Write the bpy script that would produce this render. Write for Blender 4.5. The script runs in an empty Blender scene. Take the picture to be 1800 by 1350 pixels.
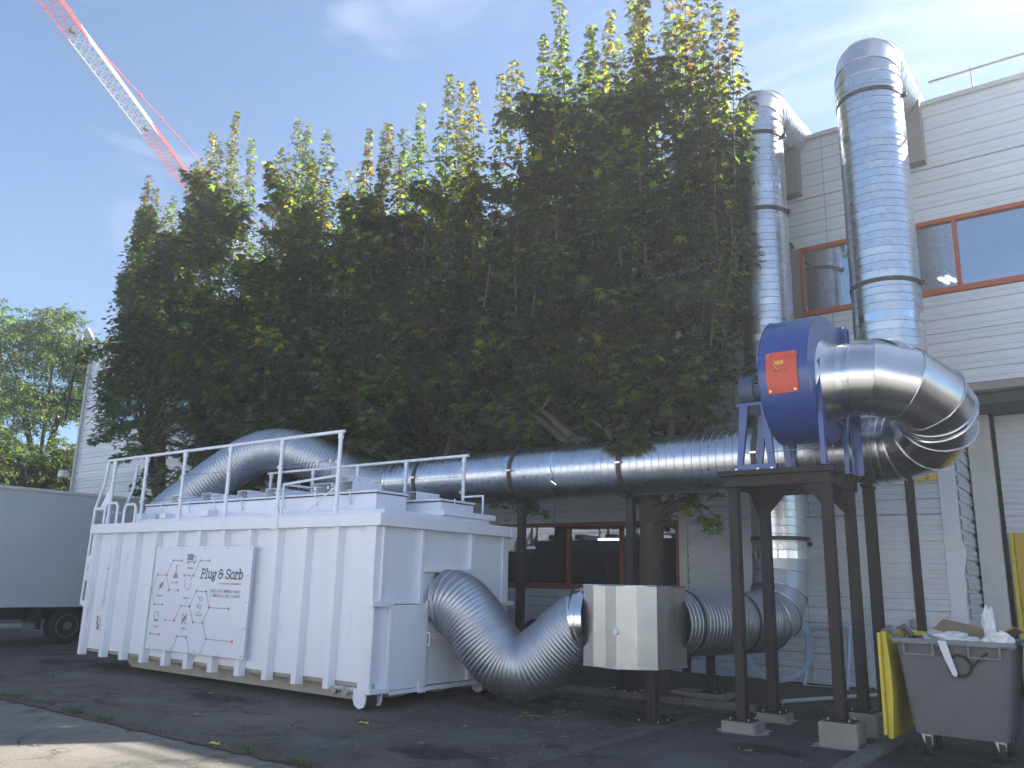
import bpy, bmesh, math, random
import numpy as np
from mathutils import Vector, Matrix
random.seed(7); RNG = np.random.default_rng(11)
S = bpy.context.scene
COL = S.collection
R = math.radians
PI = math.pi

# ------------------------------------------------------------------ camera
cam_d = bpy.data.cameras.new('camera'); cam = bpy.data.objects.new('camera', cam_d); COL.objects.link(cam)
S.camera = cam
F_PX = 1454.0; PITCH = R(13.46); ROLL = R(1.376); YAW = R(36.78)
f0 = Vector((-math.sin(YAW)*math.cos(PITCH), math.cos(YAW)*math.cos(PITCH), math.sin(PITCH)))
r0 = Vector((math.cos(YAW), math.sin(YAW), 0)); u0 = r0.cross(f0)
rr = r0*math.cos(ROLL)+u0*math.sin(ROLL); uu = -r0*math.sin(ROLL)+u0*math.cos(ROLL)
cam.matrix_world = Matrix(((rr.x, uu.x, -f0.x, 0), (rr.y, uu.y, -f0.y, 0), (rr.z, uu.z, -f0.z, 1.5), (0, 0, 0, 1)))
cam_d.sensor_width = 36; cam_d.lens = 36*F_PX/1800; cam_d.clip_start = .05; cam_d.clip_end = 2000

# ------------------------------------------------------------------ light
SUN_AZ = R(37)     # measured from +Y, negative to -X
SUN_EL = R(39)
S.view_settings.view_transform = 'Standard'; S.view_settings.look = 'None'
S.view_settings.exposure = 1.88; S.view_settings.gamma = 1
S.view_settings.use_curve_mapping = False
SKY_STRENGTH = .052
CLOUD_OFF = (11.9, 6.3, 0)
w = bpy.data.worlds.new('World'); S.world = w; w.use_nodes = True
nt = w.node_tree; nt.nodes.clear()
def wn(t): return nt.nodes.new(t)
sky = wn('ShaderNodeTexSky'); sky.sky_type = 'NISHITA'; sky.sun_disc = False
sky.sun_elevation = SUN_EL; sky.sun_rotation = SUN_AZ; sky.air_density = 1.0; sky.dust_density = 0.0; sky.ozone_density = 4.0
tc = wn('ShaderNodeTexCoord'); mp = wn('ShaderNodeMapping'); mp.inputs['Scale'].default_value = (1.0, 1.0, 3.2); mp.inputs['Rotation'].default_value = (0, R(14), R(25)); mp.inputs['Location'].default_value = CLOUD_OFF
nz = wn('ShaderNodeTexNoise'); nz.inputs['Scale'].default_value = 2.3; nz.inputs['Detail'].default_value = 8; nz.inputs['Roughness'].default_value = .58; nz.inputs['Distortion'].default_value = .6
rp = wn('ShaderNodeValToRGB'); rp.color_ramp.elements[0].position = .53; rp.color_ramp.elements[1].position = .80
rp.color_ramp.elements[0].color = (0, 0, 0, 1); rp.color_ramp.elements[1].color = (.45, .45, .45, 1)
mx = wn('ShaderNodeMix'); mx.data_type = 'RGBA'; mx.inputs['B'].default_value = (8.6, 8.9, 9.6, 1)
bg = wn('ShaderNodeBackground'); bg.inputs['Strength'].default_value = SKY_STRENGTH
out = wn('ShaderNodeOutputWorld')
nt.links.new(tc.outputs['Generated'], mp.inputs['Vector']); nt.links.new(mp.outputs['Vector'], nz.inputs['Vector'])
nt.links.new(nz.outputs['Fac'], rp.inputs['Fac']); nt.links.new(rp.outputs['Color'], mx.inputs['Factor'])
nt.links.new(sky.outputs['Color'], mx.inputs['A']); sat = wn('ShaderNodeHueSaturation'); sat.inputs['Saturation'].default_value = 1.22; nt.links.new(mx.outputs['Result'], sat.inputs['Color']); nt.links.new(sat.outputs['Color'], bg.inputs['Color'])
nt.links.new(bg.outputs['Background'], out.inputs['Surface'])
sd = bpy.data.lights.new('sun', 'SUN'); sun = bpy.data.objects.new('sun', sd); COL.objects.link(sun)
sd.energy = 5.0; sd.angle = R(.53); sd.color = (1, .95, .87)
to_sun = Vector((math.sin(SUN_AZ)*math.cos(SUN_EL), math.cos(SUN_AZ)*math.cos(SUN_EL), math.sin(SUN_EL)))
sun.rotation_euler = to_sun.to_track_quat('Z', 'Y').to_euler()
S.render.engine = 'CYCLES'
S.cycles.max_bounces = 8; S.cycles.transparent_max_bounces = 12; S.cycles.caustics_reflective = False; S.cycles.caustics_refractive = False
S.cycles.sample_clamp_indirect = 6

# ------------------------------------------------------------------ materials
def mat(name, col, rough=.6, metal=0, spec=.5, n1=0, n1s=3.0, n2=0, n2s=40.0, bump=0, bumps=60.0, dirt=None, dirt_s=1.5, dirt_t=.55, rvar=0, stretch=(1, 1, 1), coat=0, detail=6, obj_var=0):
    m = bpy.data.materials.new(name); m.use_nodes = True
    t = m.node_tree; N = t.nodes; L = t.links
    b = N['Principled BSDF']
    b.inputs['Roughness'].default_value = rough; b.inputs['Metallic'].default_value = metal
    b.inputs['Specular IOR Level'].default_value = spec; b.inputs['Coat Weight'].default_value = coat
    b.inputs['Coat Roughness'].default_value = .15
    tc = N.new('ShaderNodeTexCoord'); mp = N.new('ShaderNodeMapping'); mp.inputs['Scale'].default_value = stretch
    L.new(tc.outputs['Object'], mp.inputs['Vector'])
    cur = None
    rgb = N.new('ShaderNodeRGB'); rgb.outputs[0].default_value = (*col, 1); cur = rgb.outputs[0]
    def noise(s, d=detail, r=.55):
        n = N.new('ShaderNodeTexNoise'); n.inputs['Scale'].default_value = s; n.inputs['Detail'].default_value = d; n.inputs['Roughness'].default_value = r
        L.new(mp.outputs['Vector'], n.inputs['Vector']); return n
    def mulvar(cur, fac, amt):
        mr = N.new('ShaderNodeMapRange'); mr.inputs['From Min'].default_value = .25; mr.inputs['From Max'].default_value = .75
        mr.inputs['To Min'].default_value = 1-amt; mr.inputs['To Max'].default_value = 1+amt
        L.new(fac, mr.inputs['Value'])
        v = N.new('ShaderNodeVectorMath'); v.operation = 'SCALE'; L.new(cur, v.inputs[0]); L.new(mr.outputs[0], v.inputs['Scale'])
        return v.outputs[0]
    if n1: cur = mulvar(cur, noise(n1s).outputs['Fac'], n1)
    if n2: cur = mulvar(cur, noise(n2s).outputs['Fac'], n2)
    if obj_var:
        oi = N.new('ShaderNodeObjectInfo'); cur = mulvar(cur, oi.outputs['Random'], obj_var)
    if dirt:
        n = noise(dirt_s, 10, .65); r_ = N.new('ShaderNodeValToRGB'); r_.color_ramp.elements[0].position = dirt_t; r_.color_ramp.elements[1].position = dirt_t+.16
        r_.color_ramp.elements[1].color = (.75, .75, .75, 1)
        L.new(n.outputs['Fac'], r_.inputs['Fac'])
        x = N.new('ShaderNodeMix'); x.data_type = 'RGBA'; x.inputs['B'].default_value = (*dirt, 1)
        L.new(r_.outputs['Color'], x.inputs['Factor']); L.new(cur, x.inputs['A']); cur = x.outputs['Result']
    L.new(cur, b.inputs['Base Color'])
    if rvar:
        mr = N.new('ShaderNodeMapRange'); mr.inputs['From Min'].default_value = .3; mr.inputs['From Max'].default_value = .7
        mr.inputs['To Min'].default_value = max(.02, rough-rvar); mr.inputs['To Max'].default_value = rough+rvar
        L.new(noise(n2s if n2 else 9).outputs['Fac'], mr.inputs['Value']); L.new(mr.outputs[0], b.inputs['Roughness'])
    if bump:
        bp = N.new('ShaderNodeBump'); bp.inputs['Strength'].default_value = bump; bp.inputs['Distance'].default_value = .02
        L.new(noise(bumps).outputs['Fac'], bp.inputs['Height']); L.new(bp.outputs['Normal'], b.inputs['Normal'])
    return m
M = {}
M['white'] = mat('white_paint', (.76, .79, .86), .42, n1=.035, n1s=1.3, bump=.16, bumps=2.4, rvar=.1, dirt=(.50, .48, .44), dirt_s=2.6, dirt_t=.62, stretch=(1.6, 1.6, .35))
M['white_rail'] = mat('white_rail_paint', (.77, .79, .85), .4, n1=.05, n1s=6)
M['beige'] = mat('bare_primer', (.36, .34, .29), .7, n1=.15, n1s=5)
M['panel'] = mat('sign_panel_white', (.72, .75, .84), .3, n1=.02)
M['ink'] = mat('print_dark', (.035, .04, .055), .5)
M['ink_grey'] = mat('print_grey', (.24, .25, .29), .5)
M['ink_light'] = mat('print_light', (.42, .44, .5), .5)
M['ink_orange'] = mat('print_orange', (.75, .2, .06), .5)
M['clad'] = mat('cladding_white', (.71, .735, .775), .5, n1=.05, n1s=.8, n2=.03, n2s=14, dirt=(.50, .46, .38), dirt_s=1.1, dirt_t=.62, stretch=(.35, 1, 1.6), bump=.06, bumps=4)
M['clad_low'] = mat('cladding_low', (.65, .68, .72), .5, n1=.08, n1s=1.2, n2=.05, n2s=18, dirt=(.36, .32, .25), dirt_s=2.3, dirt_t=.60, stretch=(.6, 1, 1.4), bump=.08, bumps=5)
M['cap'] = mat('cap_metal', (.60, .59, .56), .5, n1=.08)
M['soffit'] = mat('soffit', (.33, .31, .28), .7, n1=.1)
M['orange'] = mat('window_orange', (.47, .115, .045), .5, n1=.12, n1s=4)
M['redbrown'] = mat('window_redbrown', (.30, .06, .03), .55, n1=.12, n1s=4)
M['inside'] = mat('interior_wall', (.10, .10, .105), .8)
M['dark'] = mat('dark_gap', (.03, .03, .03), .7)
M['galv'] = mat('galvanised_spiral', (.60, .62, .65), .31, 1, n1=.10, n1s=2.0, n2=.05, n2s=14, rvar=.05, bump=.03, bumps=1.6)
M['galv_s'] = mat('galvanised_smooth', (.60, .60, .59), .27, 1, n1=.06, n1s=3, n2=.02, n2s=16, rvar=.0, bump=.0, bumps=1.5)
M['galv_box'] = mat('galvanised_box', (.50, .505, .48), .42, 1, n1=.1, n1s=5, n2=.08, n2s=22, rvar=.08, bump=.10, bumps=2.5, dirt=(.32, .30, .25), dirt_s=7, dirt_t=.63)
M['seam'] = mat('seam_bright', (.75, .76, .78), .18, 1)
M['flex'] = mat('flex_galvanised', (.46, .49, .53), .47, 1, n1=.10, n1s=4, rvar=.06, n2=.06, n2s=30)
M['brown'] = mat('steel_dark_brown', (.030, .026, .025), .7, spec=.3, n1=.2, n1s=4, n2=.12, n2s=50, dirt=(.07, .06, .05), dirt_s=6, dirt_t=.64)
M['band'] = mat('clamp_band', (.05, .04, .04), .5)
M['blue'] = mat('fan_blue', (.014, .060, .26), .30, n1=.10, n1s=3, bump=.05, bumps=2, coat=.35, dirt=(.06, .09, .24), dirt_s=3, dirt_t=.6)
M['blue_motor'] = mat('motor_blue', (.05, .09, .15), .45, n1=.1)
M['hatch'] = mat('hatch_orange', (.62, .075, .035), .45, n1=.08, n1s=8)
M['yellow'] = mat('yellow_plastic', (.62, .50, .05), .5, n1=.08)
M['label'] = mat('label_yellow', (.75, .52, .05), .5)
M['ydoor'] = mat('yellow_door', (.58, .37, .035), .5, n1=.07, n1s=3)
M['bolt'] = mat('zinc_bolt', (.7, .7, .68), .3, 1)
M['concrete'] = mat('concrete_block', (.25, .235, .21), .85, n1=.15, n1s=6, n2=.12, n2s=60, bump=.5, bumps=60)
M['kerb'] = mat('kerb_concrete', (.125, .118, .108), .9, n1=.25, n1s=3, n2=.15, n2s=60, bump=.6, bumps=40)
M['edging'] = mat('edging', (.080, .075, .067), .9, n1=.3, n1s=3, n2=.2, n2s=50, bump=.6, bumps=40)
M['mortar'] = mat('mortar_light', (.36, .34, .315), .9, n1=.15, n1s=20, bump=.6, bumps=60)
M['rust'] = mat('rusty_red', (.22, .07, .04), .8, n1=.3)
M['faded'] = mat('faded_paint', (.17, .17, .165), .8, n1=.4, n1s=9)
M['trailer'] = mat('trailer_grey', (.50, .54, .58), .5, n1=.07, n1s=.9, n2=.03, n2s=20, dirt=(.42, .45, .48), dirt_s=1.5, dirt_t=.6, bump=.04)
M['rubber'] = mat('rubber', (.02, .02, .02), .8)
M['chassis'] = mat('chassis', (.03, .03, .032), .7)
M['rim'] = mat('wheel_rim', (.22, .22, .22), .5, .4)
M['binbody'] = mat('bin_grey_plastic', (.125, .128, .135), .55, n1=.12, n1s=2.5, n2=.05, n2s=60, dirt=(.2, .185, .16), dirt_s=3.2, dirt_t=.62)
M['binrim'] = mat('bin_rim', (.2, .2, .205), .5, n1=.1)
M['bag'] = mat('plastic_bag', (.62, .64, .66), .3)
M['paper'] = mat('paper', (.75, .73, .70), .8)
M['card'] = mat('cardboard', (.28, .19, .11), .85, n1=.15)
M['bark'] = mat('bark', (.085, .07, .055), .95, n1=.3, n1s=6, n2=.2, n2s=40, bump=1.0, bumps=16, stretch=(1, 1, .25))
M['twig'] = mat('twig', (.11, .09, .07), .9, n1=.2)
M['palblue'] = mat('pale_blue_metal', (.40, .52, .64), .4, .2, n1=.15, n1s=5)
M['pipe'] = mat('grey_plastic_pipe', (.42, .42, .42), .5)
M['white_g'] = mat('white_plastic', (.7, .7, .7), .5)
M['crane_red'] = mat('crane_red', (.48, .05, .035), .5)
M['crane_white'] = mat('crane_white', (.50, .46, .38), .5)
M['cable'] = mat('steel_cable', (.14, .16, .2), .5, .5)
M['lamp_grey'] = mat('lamp_housing', (.35, .35, .35), .5)
M['grass'] = mat('weed_grass', (.06, .09, .025), .8, n1=.3, n1s=8)
M['litter'] = mat('dead_leaf', (.25, .20, .09), .8, obj_var=.4)
M['paint_line'] = None

def soilish(name, base, lo, hi):
    return mat(name, base, .95, n1=.35, n1s=2.5, n2=.3, n2s=30, bump=1.0, bumps=24, dirt=(.05, .042, .032), dirt_s=1.6, dirt_t=.5)
M['soil'] = soilish('soil', (.085, .07, .052), 0, 0)

def asphalt(name, base, light, stain, stain_t=.55, speck=.35, crack=True, patch_s=.55):
    m = bpy.data.materials.new(name); m.use_nodes = True; t = m.node_tree; N = t.nodes; L = t.links; b = N['Principled BSDF']
    tc = N.new('ShaderNodeTexCoord')
    def noise(s, d=8, r=.6, dist=0):
        n = N.new('ShaderNodeTexNoise'); n.inputs['Scale'].default_value = s; n.inputs['Detail'].default_value = d; n.inputs['Roughness'].default_value = r; n.inputs['Distortion'].default_value = dist
        L.new(tc.outputs['Object'], n.inputs['Vector']); return n.outputs['Fac']
    def ramp(f, a, c, ca=(0, 0, 0, 1), cb=(1, 1, 1, 1)):
        r_ = N.new('ShaderNodeValToRGB'); r_.color_ramp.elements[0].position = a; r_.color_ramp.elements[1].position = c
        r_.color_ramp.elements[0].color = ca; r_.color_ramp.elements[1].color = cb; L.new(f, r_.inputs['Fac']); return r_.outputs['Color']
    def mix(f, a, c, mode='MIX'):
        x = N.new('ShaderNodeMix'); x.data_type = 'RGBA'; x.blend_type = mode
        if isinstance(f, (int, float)): x.inputs['Factor'].default_value = f
        else: L.new(f, x.inputs['Factor'])
        for k, v in (('A', a), ('B', c)):
            if isinstance(v, tuple): x.inputs[k].default_value = (*v, 1)
            else: L.new(v, x.inputs[k])
        return x.outputs['Result']
    c = mix(ramp(noise(patch_s, 6), .35, .68), base, light)
    c = mix(ramp(noise(1.3, 8, .62, .8), stain_t, stain_t+.12), c, stain)
    c = mix(ramp(noise(95, 3, .7), .30, .42, (1, 1, 1, 1), (0, 0, 0, 1)), c, tuple(x*.45 for x in base))
    v = N.new('ShaderNodeTexVoronoi'); v.inputs['Scale'].default_value = 75; L.new(tc.outputs['Object'], v.inputs['Vector'])
    sp = N.new('ShaderNodeSeparateColor'); L.new(v.outputs['Color'], sp.inputs[0])
    c = mix(mix(1.0, ramp(sp.outputs[0], .86, .93), ramp(v.outputs['Distance'], .25, .45, (1, 1, 1, 1), (0, 0, 0, 1)), 'MULTIPLY'), c, tuple(min(1, x*1.6+.06) for x in light))
    # white scuffs and drips
    c = mix(mix(1.0, ramp(noise(6, 10, .75, 1.5), .66, .72), ramp(noise(.9, 3), .5, .62), 'MULTIPLY'), c, (.30, .30, .29))
    vc = N.new('ShaderNodeTexVoronoi'); vc.feature = 'DISTANCE_TO_EDGE'; vc.inputs['Scale'].default_value = .55
    wv = N.new('ShaderNodeTexNoise'); wv.inputs['Scale'].default_value = 2.2; wv.inputs['Detail'].default_value = 7; L.new(tc.outputs['Object'], wv.inputs['Vector'])
    va = N.new('ShaderNodeVectorMath'); va.operation = 'MULTIPLY_ADD'; va.inputs[1].default_value = (.9, .9, 0); L.new(wv.outputs['Color'], va.inputs[0]); L.new(tc.outputs['Object'], va.inputs[2]); L.new(va.outputs[0], vc.inputs['Vector'])
    cr_ = mix(1.0, ramp(vc.outputs['Distance'], .002, .010, (1, 1, 1, 1), (0, 0, 0, 1)), ramp(noise(.8, 3), .45, .55), 'MULTIPLY')
    c = mix(cr_, c, (.016, .015, .014))
    L.new(c, b.inputs['Base Color'])
    b.inputs['Roughness'].default_value = .86; b.inputs['Specular IOR Level'].default_value = .35
    bp = N.new('ShaderNodeBump'); bp.inputs['Strength'].default_value = .7; bp.inputs['Distance'].default_value = .012
    L.new(noise(70, 6, .7), bp.inputs['Height'])
    bp2 = N.new('ShaderNodeBump'); bp2.inputs['Strength'].default_value = .4; bp2.inputs['Distance'].default_value = .05
    L.new(noise(2.5, 4), bp2.inputs['Height']); L.new(bp.outputs['Normal'], bp2.inputs['Normal']); L.new(bp2.outputs['Normal'], b.inputs['Normal'])
    return m
M['asphalt'] = asphalt('asphalt_dark', (.068, .060, .050), (.125, .114, .098), (.028, .025, .022), .53)
M['asphalt_l'] = asphalt('asphalt_worn_light', (.155, .143, .122), (.22, .203, .172), (.095, .088, .077), .54, patch_s=1.1)
M['asphalt_b'] = asphalt('asphalt_smooth', (.056, .052, .048), (.098, .092, .084), (.028, .027, .026), .54)

def leafmat():
    m = bpy.data.materials.new('leaf'); m.use_nodes = True; t = m.node_tree; N = t.nodes; L = t.links; N.clear()
    a = N.new('ShaderNodeAttribute'); a.attribute_name = 'leaf_colour'
    d = N.new('ShaderNodeBsdfDiffuse'); tr = N.new('ShaderNodeBsdfTranslucent'); g = N.new('ShaderNodeBsdfGlossy'); g.inputs['Roughness'].default_value = .5
    hs = N.new('ShaderNodeHueSaturation'); hs.inputs['Value'].default_value = 2.6; hs.inputs['Saturation'].default_value = 1.15; hs.inputs['Hue'].default_value = .492
    L.new(a.outputs['Color'], d.inputs['Color']); L.new(a.outputs['Color'], hs.inputs['Color']); L.new(hs.outputs['Color'], tr.inputs['Color'])
    g.inputs['Color'].default_value = (.30, .30, .27, 1)
    m1 = N.new('ShaderNodeMixShader'); m1.inputs[0].default_value = .6; L.new(d.outputs[0], m1.inputs[1]); L.new(tr.outputs[0], m1.inputs[2])
    m2 = N.new('ShaderNodeMixShader'); fr = N.new('ShaderNodeFresnel'); fr.inputs['IOR'].default_value = 1.33; L.new(fr.outputs[0], m2.inputs[0])
    L.new(m1.outputs[0], m2.inputs[1]); L.new(g.outputs[0], m2.inputs[2])
    o = N.new('ShaderNodeOutputMaterial'); L.new(m2.outputs[0], o.inputs['Surface']); return m
M['leaf'] = leafmat()
def glassmat(name, refl, tint, film=.02):
    m = bpy.data.materials.new(name); m.use_nodes = True; t = m.node_tree; N = t.nodes; L = t.links; N.clear()
    tr = N.new('ShaderNodeBsdfTransparent'); tr.inputs['Color'].default_value = (*tint, 1)
    g = N.new('ShaderNodeBsdfGlossy'); g.inputs['Roughness'].default_value = .02; g.inputs['Color'].default_value = (.85, .9, .95, 1)
    lw = N.new('ShaderNodeLayerWeight'); lw.inputs['Blend'].default_value = .35
    mr = N.new('ShaderNodeMapRange'); mr.inputs['To Min'].default_value = refl; mr.inputs['To Max'].default_value = .9; L.new(lw.outputs['Fresnel'], mr.inputs['Value'])
    tcn = N.new('ShaderNodeTexCoord'); nn = N.new('ShaderNodeTexNoise'); nn.inputs['Scale'].default_value = .8; bp = N.new('ShaderNodeBump'); bp.inputs['Strength'].default_value = .06
    L.new(tcn.outputs['Object'], nn.inputs['Vector']); L.new(nn.outputs['Fac'], bp.inputs['Height']); L.new(bp.outputs['Normal'], g.inputs['Normal'])
    df = N.new('ShaderNodeBsdfDiffuse'); df.inputs['Color'].default_value = (.6, .62, .64, 1); dx = N.new('ShaderNodeMixShader'); dx.inputs[0].default_value = film
    L.new(tr.outputs[0], dx.inputs[1]); L.new(df.outputs[0], dx.inputs[2])
    x = N.new('ShaderNodeMixShader'); L.new(mr.outputs[0], x.inputs[0]); L.new(dx.outputs[0], x.inputs[1]); L.new(g.outputs[0], x.inputs[2])
    o = N.new('ShaderNodeOutputMaterial'); L.new(x.outputs[0], o.inputs['Surface']); return m
M['glass'] = glassmat('window_glass', .42, (.55, .6, .62), .30)  # diffuse film and reflection floor raised to imitate milky flare on the panes
M['glass_low'] = glassmat('window_glass_low', .07, (.45, .47, .5))
def emit(name, c, s):
    m = bpy.data.materials.new(name); m.use_nodes = True; b = m.node_tree.nodes['Principled BSDF']
    b.inputs['Emission Color'].default_value = (*c, 1); b.inputs['Emission Strength'].default_value = s; return m
M['lamp'] = emit('lamp_tube', (1, .97, .85), 6)

# ------------------------------------------------------------------ mesh helpers
class MB:
    def __init__(s): s.v = []; s.f = []
    def add(s, vs, fs):
        o = len(s.v); s.v += [tuple(p) for p in vs]; s.f += [tuple(i+o for i in f) for f in fs]; return s
    def box(s, x0, x1, y0, y1, z0, z1, rot=None, c=None):
        vs = [Vector((x, y, z)) for z in (z0, z1) for y in (y0, y1) for x in (x0, x1)]
        if rot is not None:
            c = Vector(c) if c is not None else Vector(((x0+x1)/2, (y0+y1)/2, (z0+z1)/2))
            vs = [rot @ (p-c)+c for p in vs]
        return s.add(vs, [(0, 2, 3, 1), (4, 5, 7, 6), (0, 1, 5, 4), (2, 6, 7, 3), (0, 4, 6, 2), (1, 3, 7, 5)])
    def bbox(s, x0, x1, y0, y1, z0, z1, b=.01, rot=None, c=None):
        """box with chamfered edges"""
        bm = bmesh.new(); bmesh.ops.create_cube(bm, size=1)
        for v in bm.verts: v.co = Vector(((x0+x1)/2+v.co.x*(x1-x0), (y0+y1)/2+v.co.y*(y1-y0), (z0+z1)/2+v.co.z*(z1-z0)))
        bmesh.ops.bevel(bm, geom=bm.edges[:], offset=b, segments=1, affect='EDGES')
        if rot is not None:
            c = Vector(c) if c is not None else Vector(((x0+x1)/2, (y0+y1)/2, (z0+z1)/2))
            for v in bm.verts: v.co = rot @ (v.co-c)+c
        bm.verts.index_update(); s.add([v.co.copy() for v in bm.verts], [[v.index for v in f.verts] for f in bm.faces]); bm.free(); return s
    def prism(s, poly, axis, a, b):
        """poly: 2-D outline (convex or fanned by ngon) extruded along axis from a to b"""
        n = len(poly)
        def P(p, t):
            return {'x': (t, p[0], p[1]), 'y': (p[0], t, p[1]), 'z': (p[0], p[1], t)}[axis]
        vs = [P(p, a) for p in poly]+[P(p, b) for p in poly]
        fs = [tuple(range(n)), tuple(range(2*n-1, n-1, -1))]+[(i, i+n, (i+1) % n+n, (i+1) % n) for i in range(n)]
        return s.add(vs, fs)
    def tube(s, pts, rad, seg=12, cap=True, closed=False):
        pts = [Vector(p) for p in pts]; n = len(pts)
        if not isinstance(rad, (list, tuple)): rad = [rad]*n
        tang = []
        for i in range(n):
            if closed: t = (pts[(i+1) % n]-pts[i-1])
            else:
                a = (pts[i]-pts[i-1]).normalized() if i else None
                b = (pts[i+1]-pts[i]).normalized() if i < n-1 else None
                t = (a+b) if (a is not None and b is not None) else (a if b is None else b)
            tang.append(t.normalized())
        up = Vector((0, 0, 1)) if abs(tang[0].z) < .95 else Vector((1, 0, 0))
        u = tang[0].cross(up).normalized(); vs = []
        for i in range(n):
            t = tang[i]; u = (u-t*u.dot(t)).normalized(); v = t.cross(u)
            sc = 1; bd = None
            if 0 < i < n-1:
                a = (pts[i]-pts[i-1]).normalized(); b = (pts[i+1]-pts[i]).normalized(); cs = max(.3, a.dot(t))
                d = (b-a)
                if d.length > 1e-4: bd = (d-t*d.dot(t)).normalized(); sc = 1/cs
            for k in range(seg):
                an = 2*PI*k/seg; o = u*math.cos(an)+v*math.sin(an)
                if bd is not None: o = o+bd*(o.dot(bd)*(sc-1))
                vs.append(pts[i]+o*rad[i])
        fs = []
        m = n if closed else n-1
        for i in range(m):
            j = (i+1) % n
            for k in range(seg): fs.append((i*seg+k, i*seg+(k+1) % seg, j*seg+(k+1) % seg, j*seg+k))
        if cap and not closed: fs += [tuple(range(seg-1, -1, -1)), tuple((n-1)*seg+k for k in range(seg))]
        return s.add(vs, fs)
    def ring(s, c, axis, r, w=.01, h=.008, seg=48):
        """raised flat band (rectangular section) round an axis"""
        c = Vector(c); a = Vector(axis).normalized(); up = Vector((0, 0, 1)) if abs(a.z) < .95 else Vector((1, 0, 0))
        u = a.cross(up).normalized(); v = a.cross(u); vs = []
        for k in range(seg):
            an = 2*PI*k/seg; o = u*math.cos(an)+v*math.sin(an)
            for (dr, da) in ((-.004, -w/2), (h, -w/2), (h, w/2), (-.004, w/2)): vs.append(c+o*(r+dr)+a*da)
        fs = []
        for k in range(seg):
            j = (k+1) % seg
            for q in range(4): fs.append((k*4+q, k*4+(q+1) % 4, j*4+(q+1) % 4, j*4+q))
        return s.add(vs, fs)
    def sph(s, c, r, seg=10, rings=6, sc=(1, 1, 1)):
        vs = [(c[0], c[1], c[2]+r*sc[2])]
        for i in range(1, rings):
            ph = PI*i/rings
            for k in range(seg):
                th = 2*PI*k/seg; vs.append((c[0]+r*sc[0]*math.sin(ph)*math.cos(th), c[1]+r*sc[1]*math.sin(ph)*math.sin(th), c[2]+r*sc[2]*math.cos(ph)))
        vs.append((c[0], c[1], c[2]-r*sc[2])); fs = [(0, 1+k, 1+(k+1) % seg) for k in range(seg)]
        for i in range(rings-2):
            for k in range(seg): fs.append((1+i*seg+k, 1+(i+1)*seg+k, 1+(i+1)*seg+(k+1) % seg, 1+i*seg+(k+1) % seg))
        e = len(vs)-1; fs += [(e, 1+(rings-2)*seg+(k+1) % seg, 1+(rings-2)*seg+k) for k in range(seg)]
        return s.add(vs, fs)
def obj(name, mb, m, parent=None, smooth=0, kind=None, label=None, fixn=True):
    me = bpy.data.meshes.new(name); me.from_pydata([tuple(p) for p in mb.v], [], mb.f)
    if fixn:
        bm = bmesh.new(); bm.from_mesh(me); bmesh.ops.recalc_face_normals(bm, faces=bm.faces); bm.to_mesh(me); bm.free()
    me.materials.append(m)
    if smooth:
        me.polygons.foreach_set('use_smooth', [True]*len(me.polygons)); me.set_sharp_from_angle(angle=R(smooth))
    me.update()
    o = bpy.data.objects.new(name, me); COL.objects.link(o)
    if parent is not None:
        o.parent = parent
        if parent.type == 'EMPTY': o.matrix_parent_inverse = Matrix.Translation(parent.location).inverted()
    if kind: o['kind'] = kind
    if label: o['label'] = label
    return o
def thing(name, label, cat, loc=(0, 0, 0), group=None):
    o = bpy.data.objects.new(name, None); o.empty_display_size = .2; o.location = loc; COL.objects.link(o)
    o['label'] = label; o['category'] = cat
    if group: o['group'] = group
    return o
def tag(o, label, cat, group=None):
    o['label'] = label; o['category'] = cat
    if group: o['group'] = group
    return o
def struct(name, mb, m, parent=None, smooth=0):
    return obj(name, mb, m, parent, smooth, kind='structure' if parent is None else None)
def catmull(P, n=12):
    P = [Vector(p) for p in P]; P = [P[0]*2-P[1]]+P+[P[-1]*2-P[-2]]; o = []
    for i in range(1, len(P)-2):
        for k in range(n):
            t = k/n; a, b, c, d = P[i-1:i+3]
            o.append(.5*((2*b)+(-a+c)*t+(2*a-5*b+4*c-d)*t*t+(-a+3*b-3*c+d)*t**3))
    o.append(P[-2]); return o
def resample(pts, ds):
    L = [0]
    for i in range(1, len(pts)): L.append(L[-1]+(pts[i]-pts[i-1]).length)
    out = []; j = 0; n = max(2, int(L[-1]/ds)); step = L[-1]/n
    for k in range(n+1):
        s = k*step
        while j < len(L)-2 and L[j+1] < s: j += 1
        t = (s-L[j])/max(1e-9, L[j+1]-L[j]); out.append(pts[j].lerp(pts[j+1], min(1, t)))
    return out, step
def spiral_tube(mb, a, b, r, pitch=.115, seg=56, w=.010, h=.005):
    q = random.Random(int(abs(a[0]*31+a[2]*17)*10)); a = Vector(a); b = Vector(b); L = (b-a).length; d = (b-a)/L; pts = [a]; rad = [r]; s = pitch*.5; wv_ = 0
    while s < L-.02:
        for ds, dr in ((-w*.7, 0), (-w*.25, h), (w*.25, h), (w*.7, 0)): pts.append(a+d*(s+ds)); rad.append(r+dr+wv_)
        s += pitch*q.uniform(.94, 1.06); wv_ = q.uniform(-.0022, .0022)
    pts.append(b); rad.append(r); mb.tube(pts, rad, seg, cap=False)
def corrugated_tube(mb, path, r, pitch=.045, depth=.009, seg=56, wob=.006):
    pts, step = resample(path, pitch/5); rad = []
    prof = [-depth, depth*.1, depth*.45, depth*.45, depth*.1]
    n = len(pts)
    for i in range(n): rad.append(r+prof[i % 5]+wob*math.sin(i*.021)*math.sin(i*.0071+1))
    # smooth tangents
    mb.tube(pts, rad, seg, cap=False)

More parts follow.
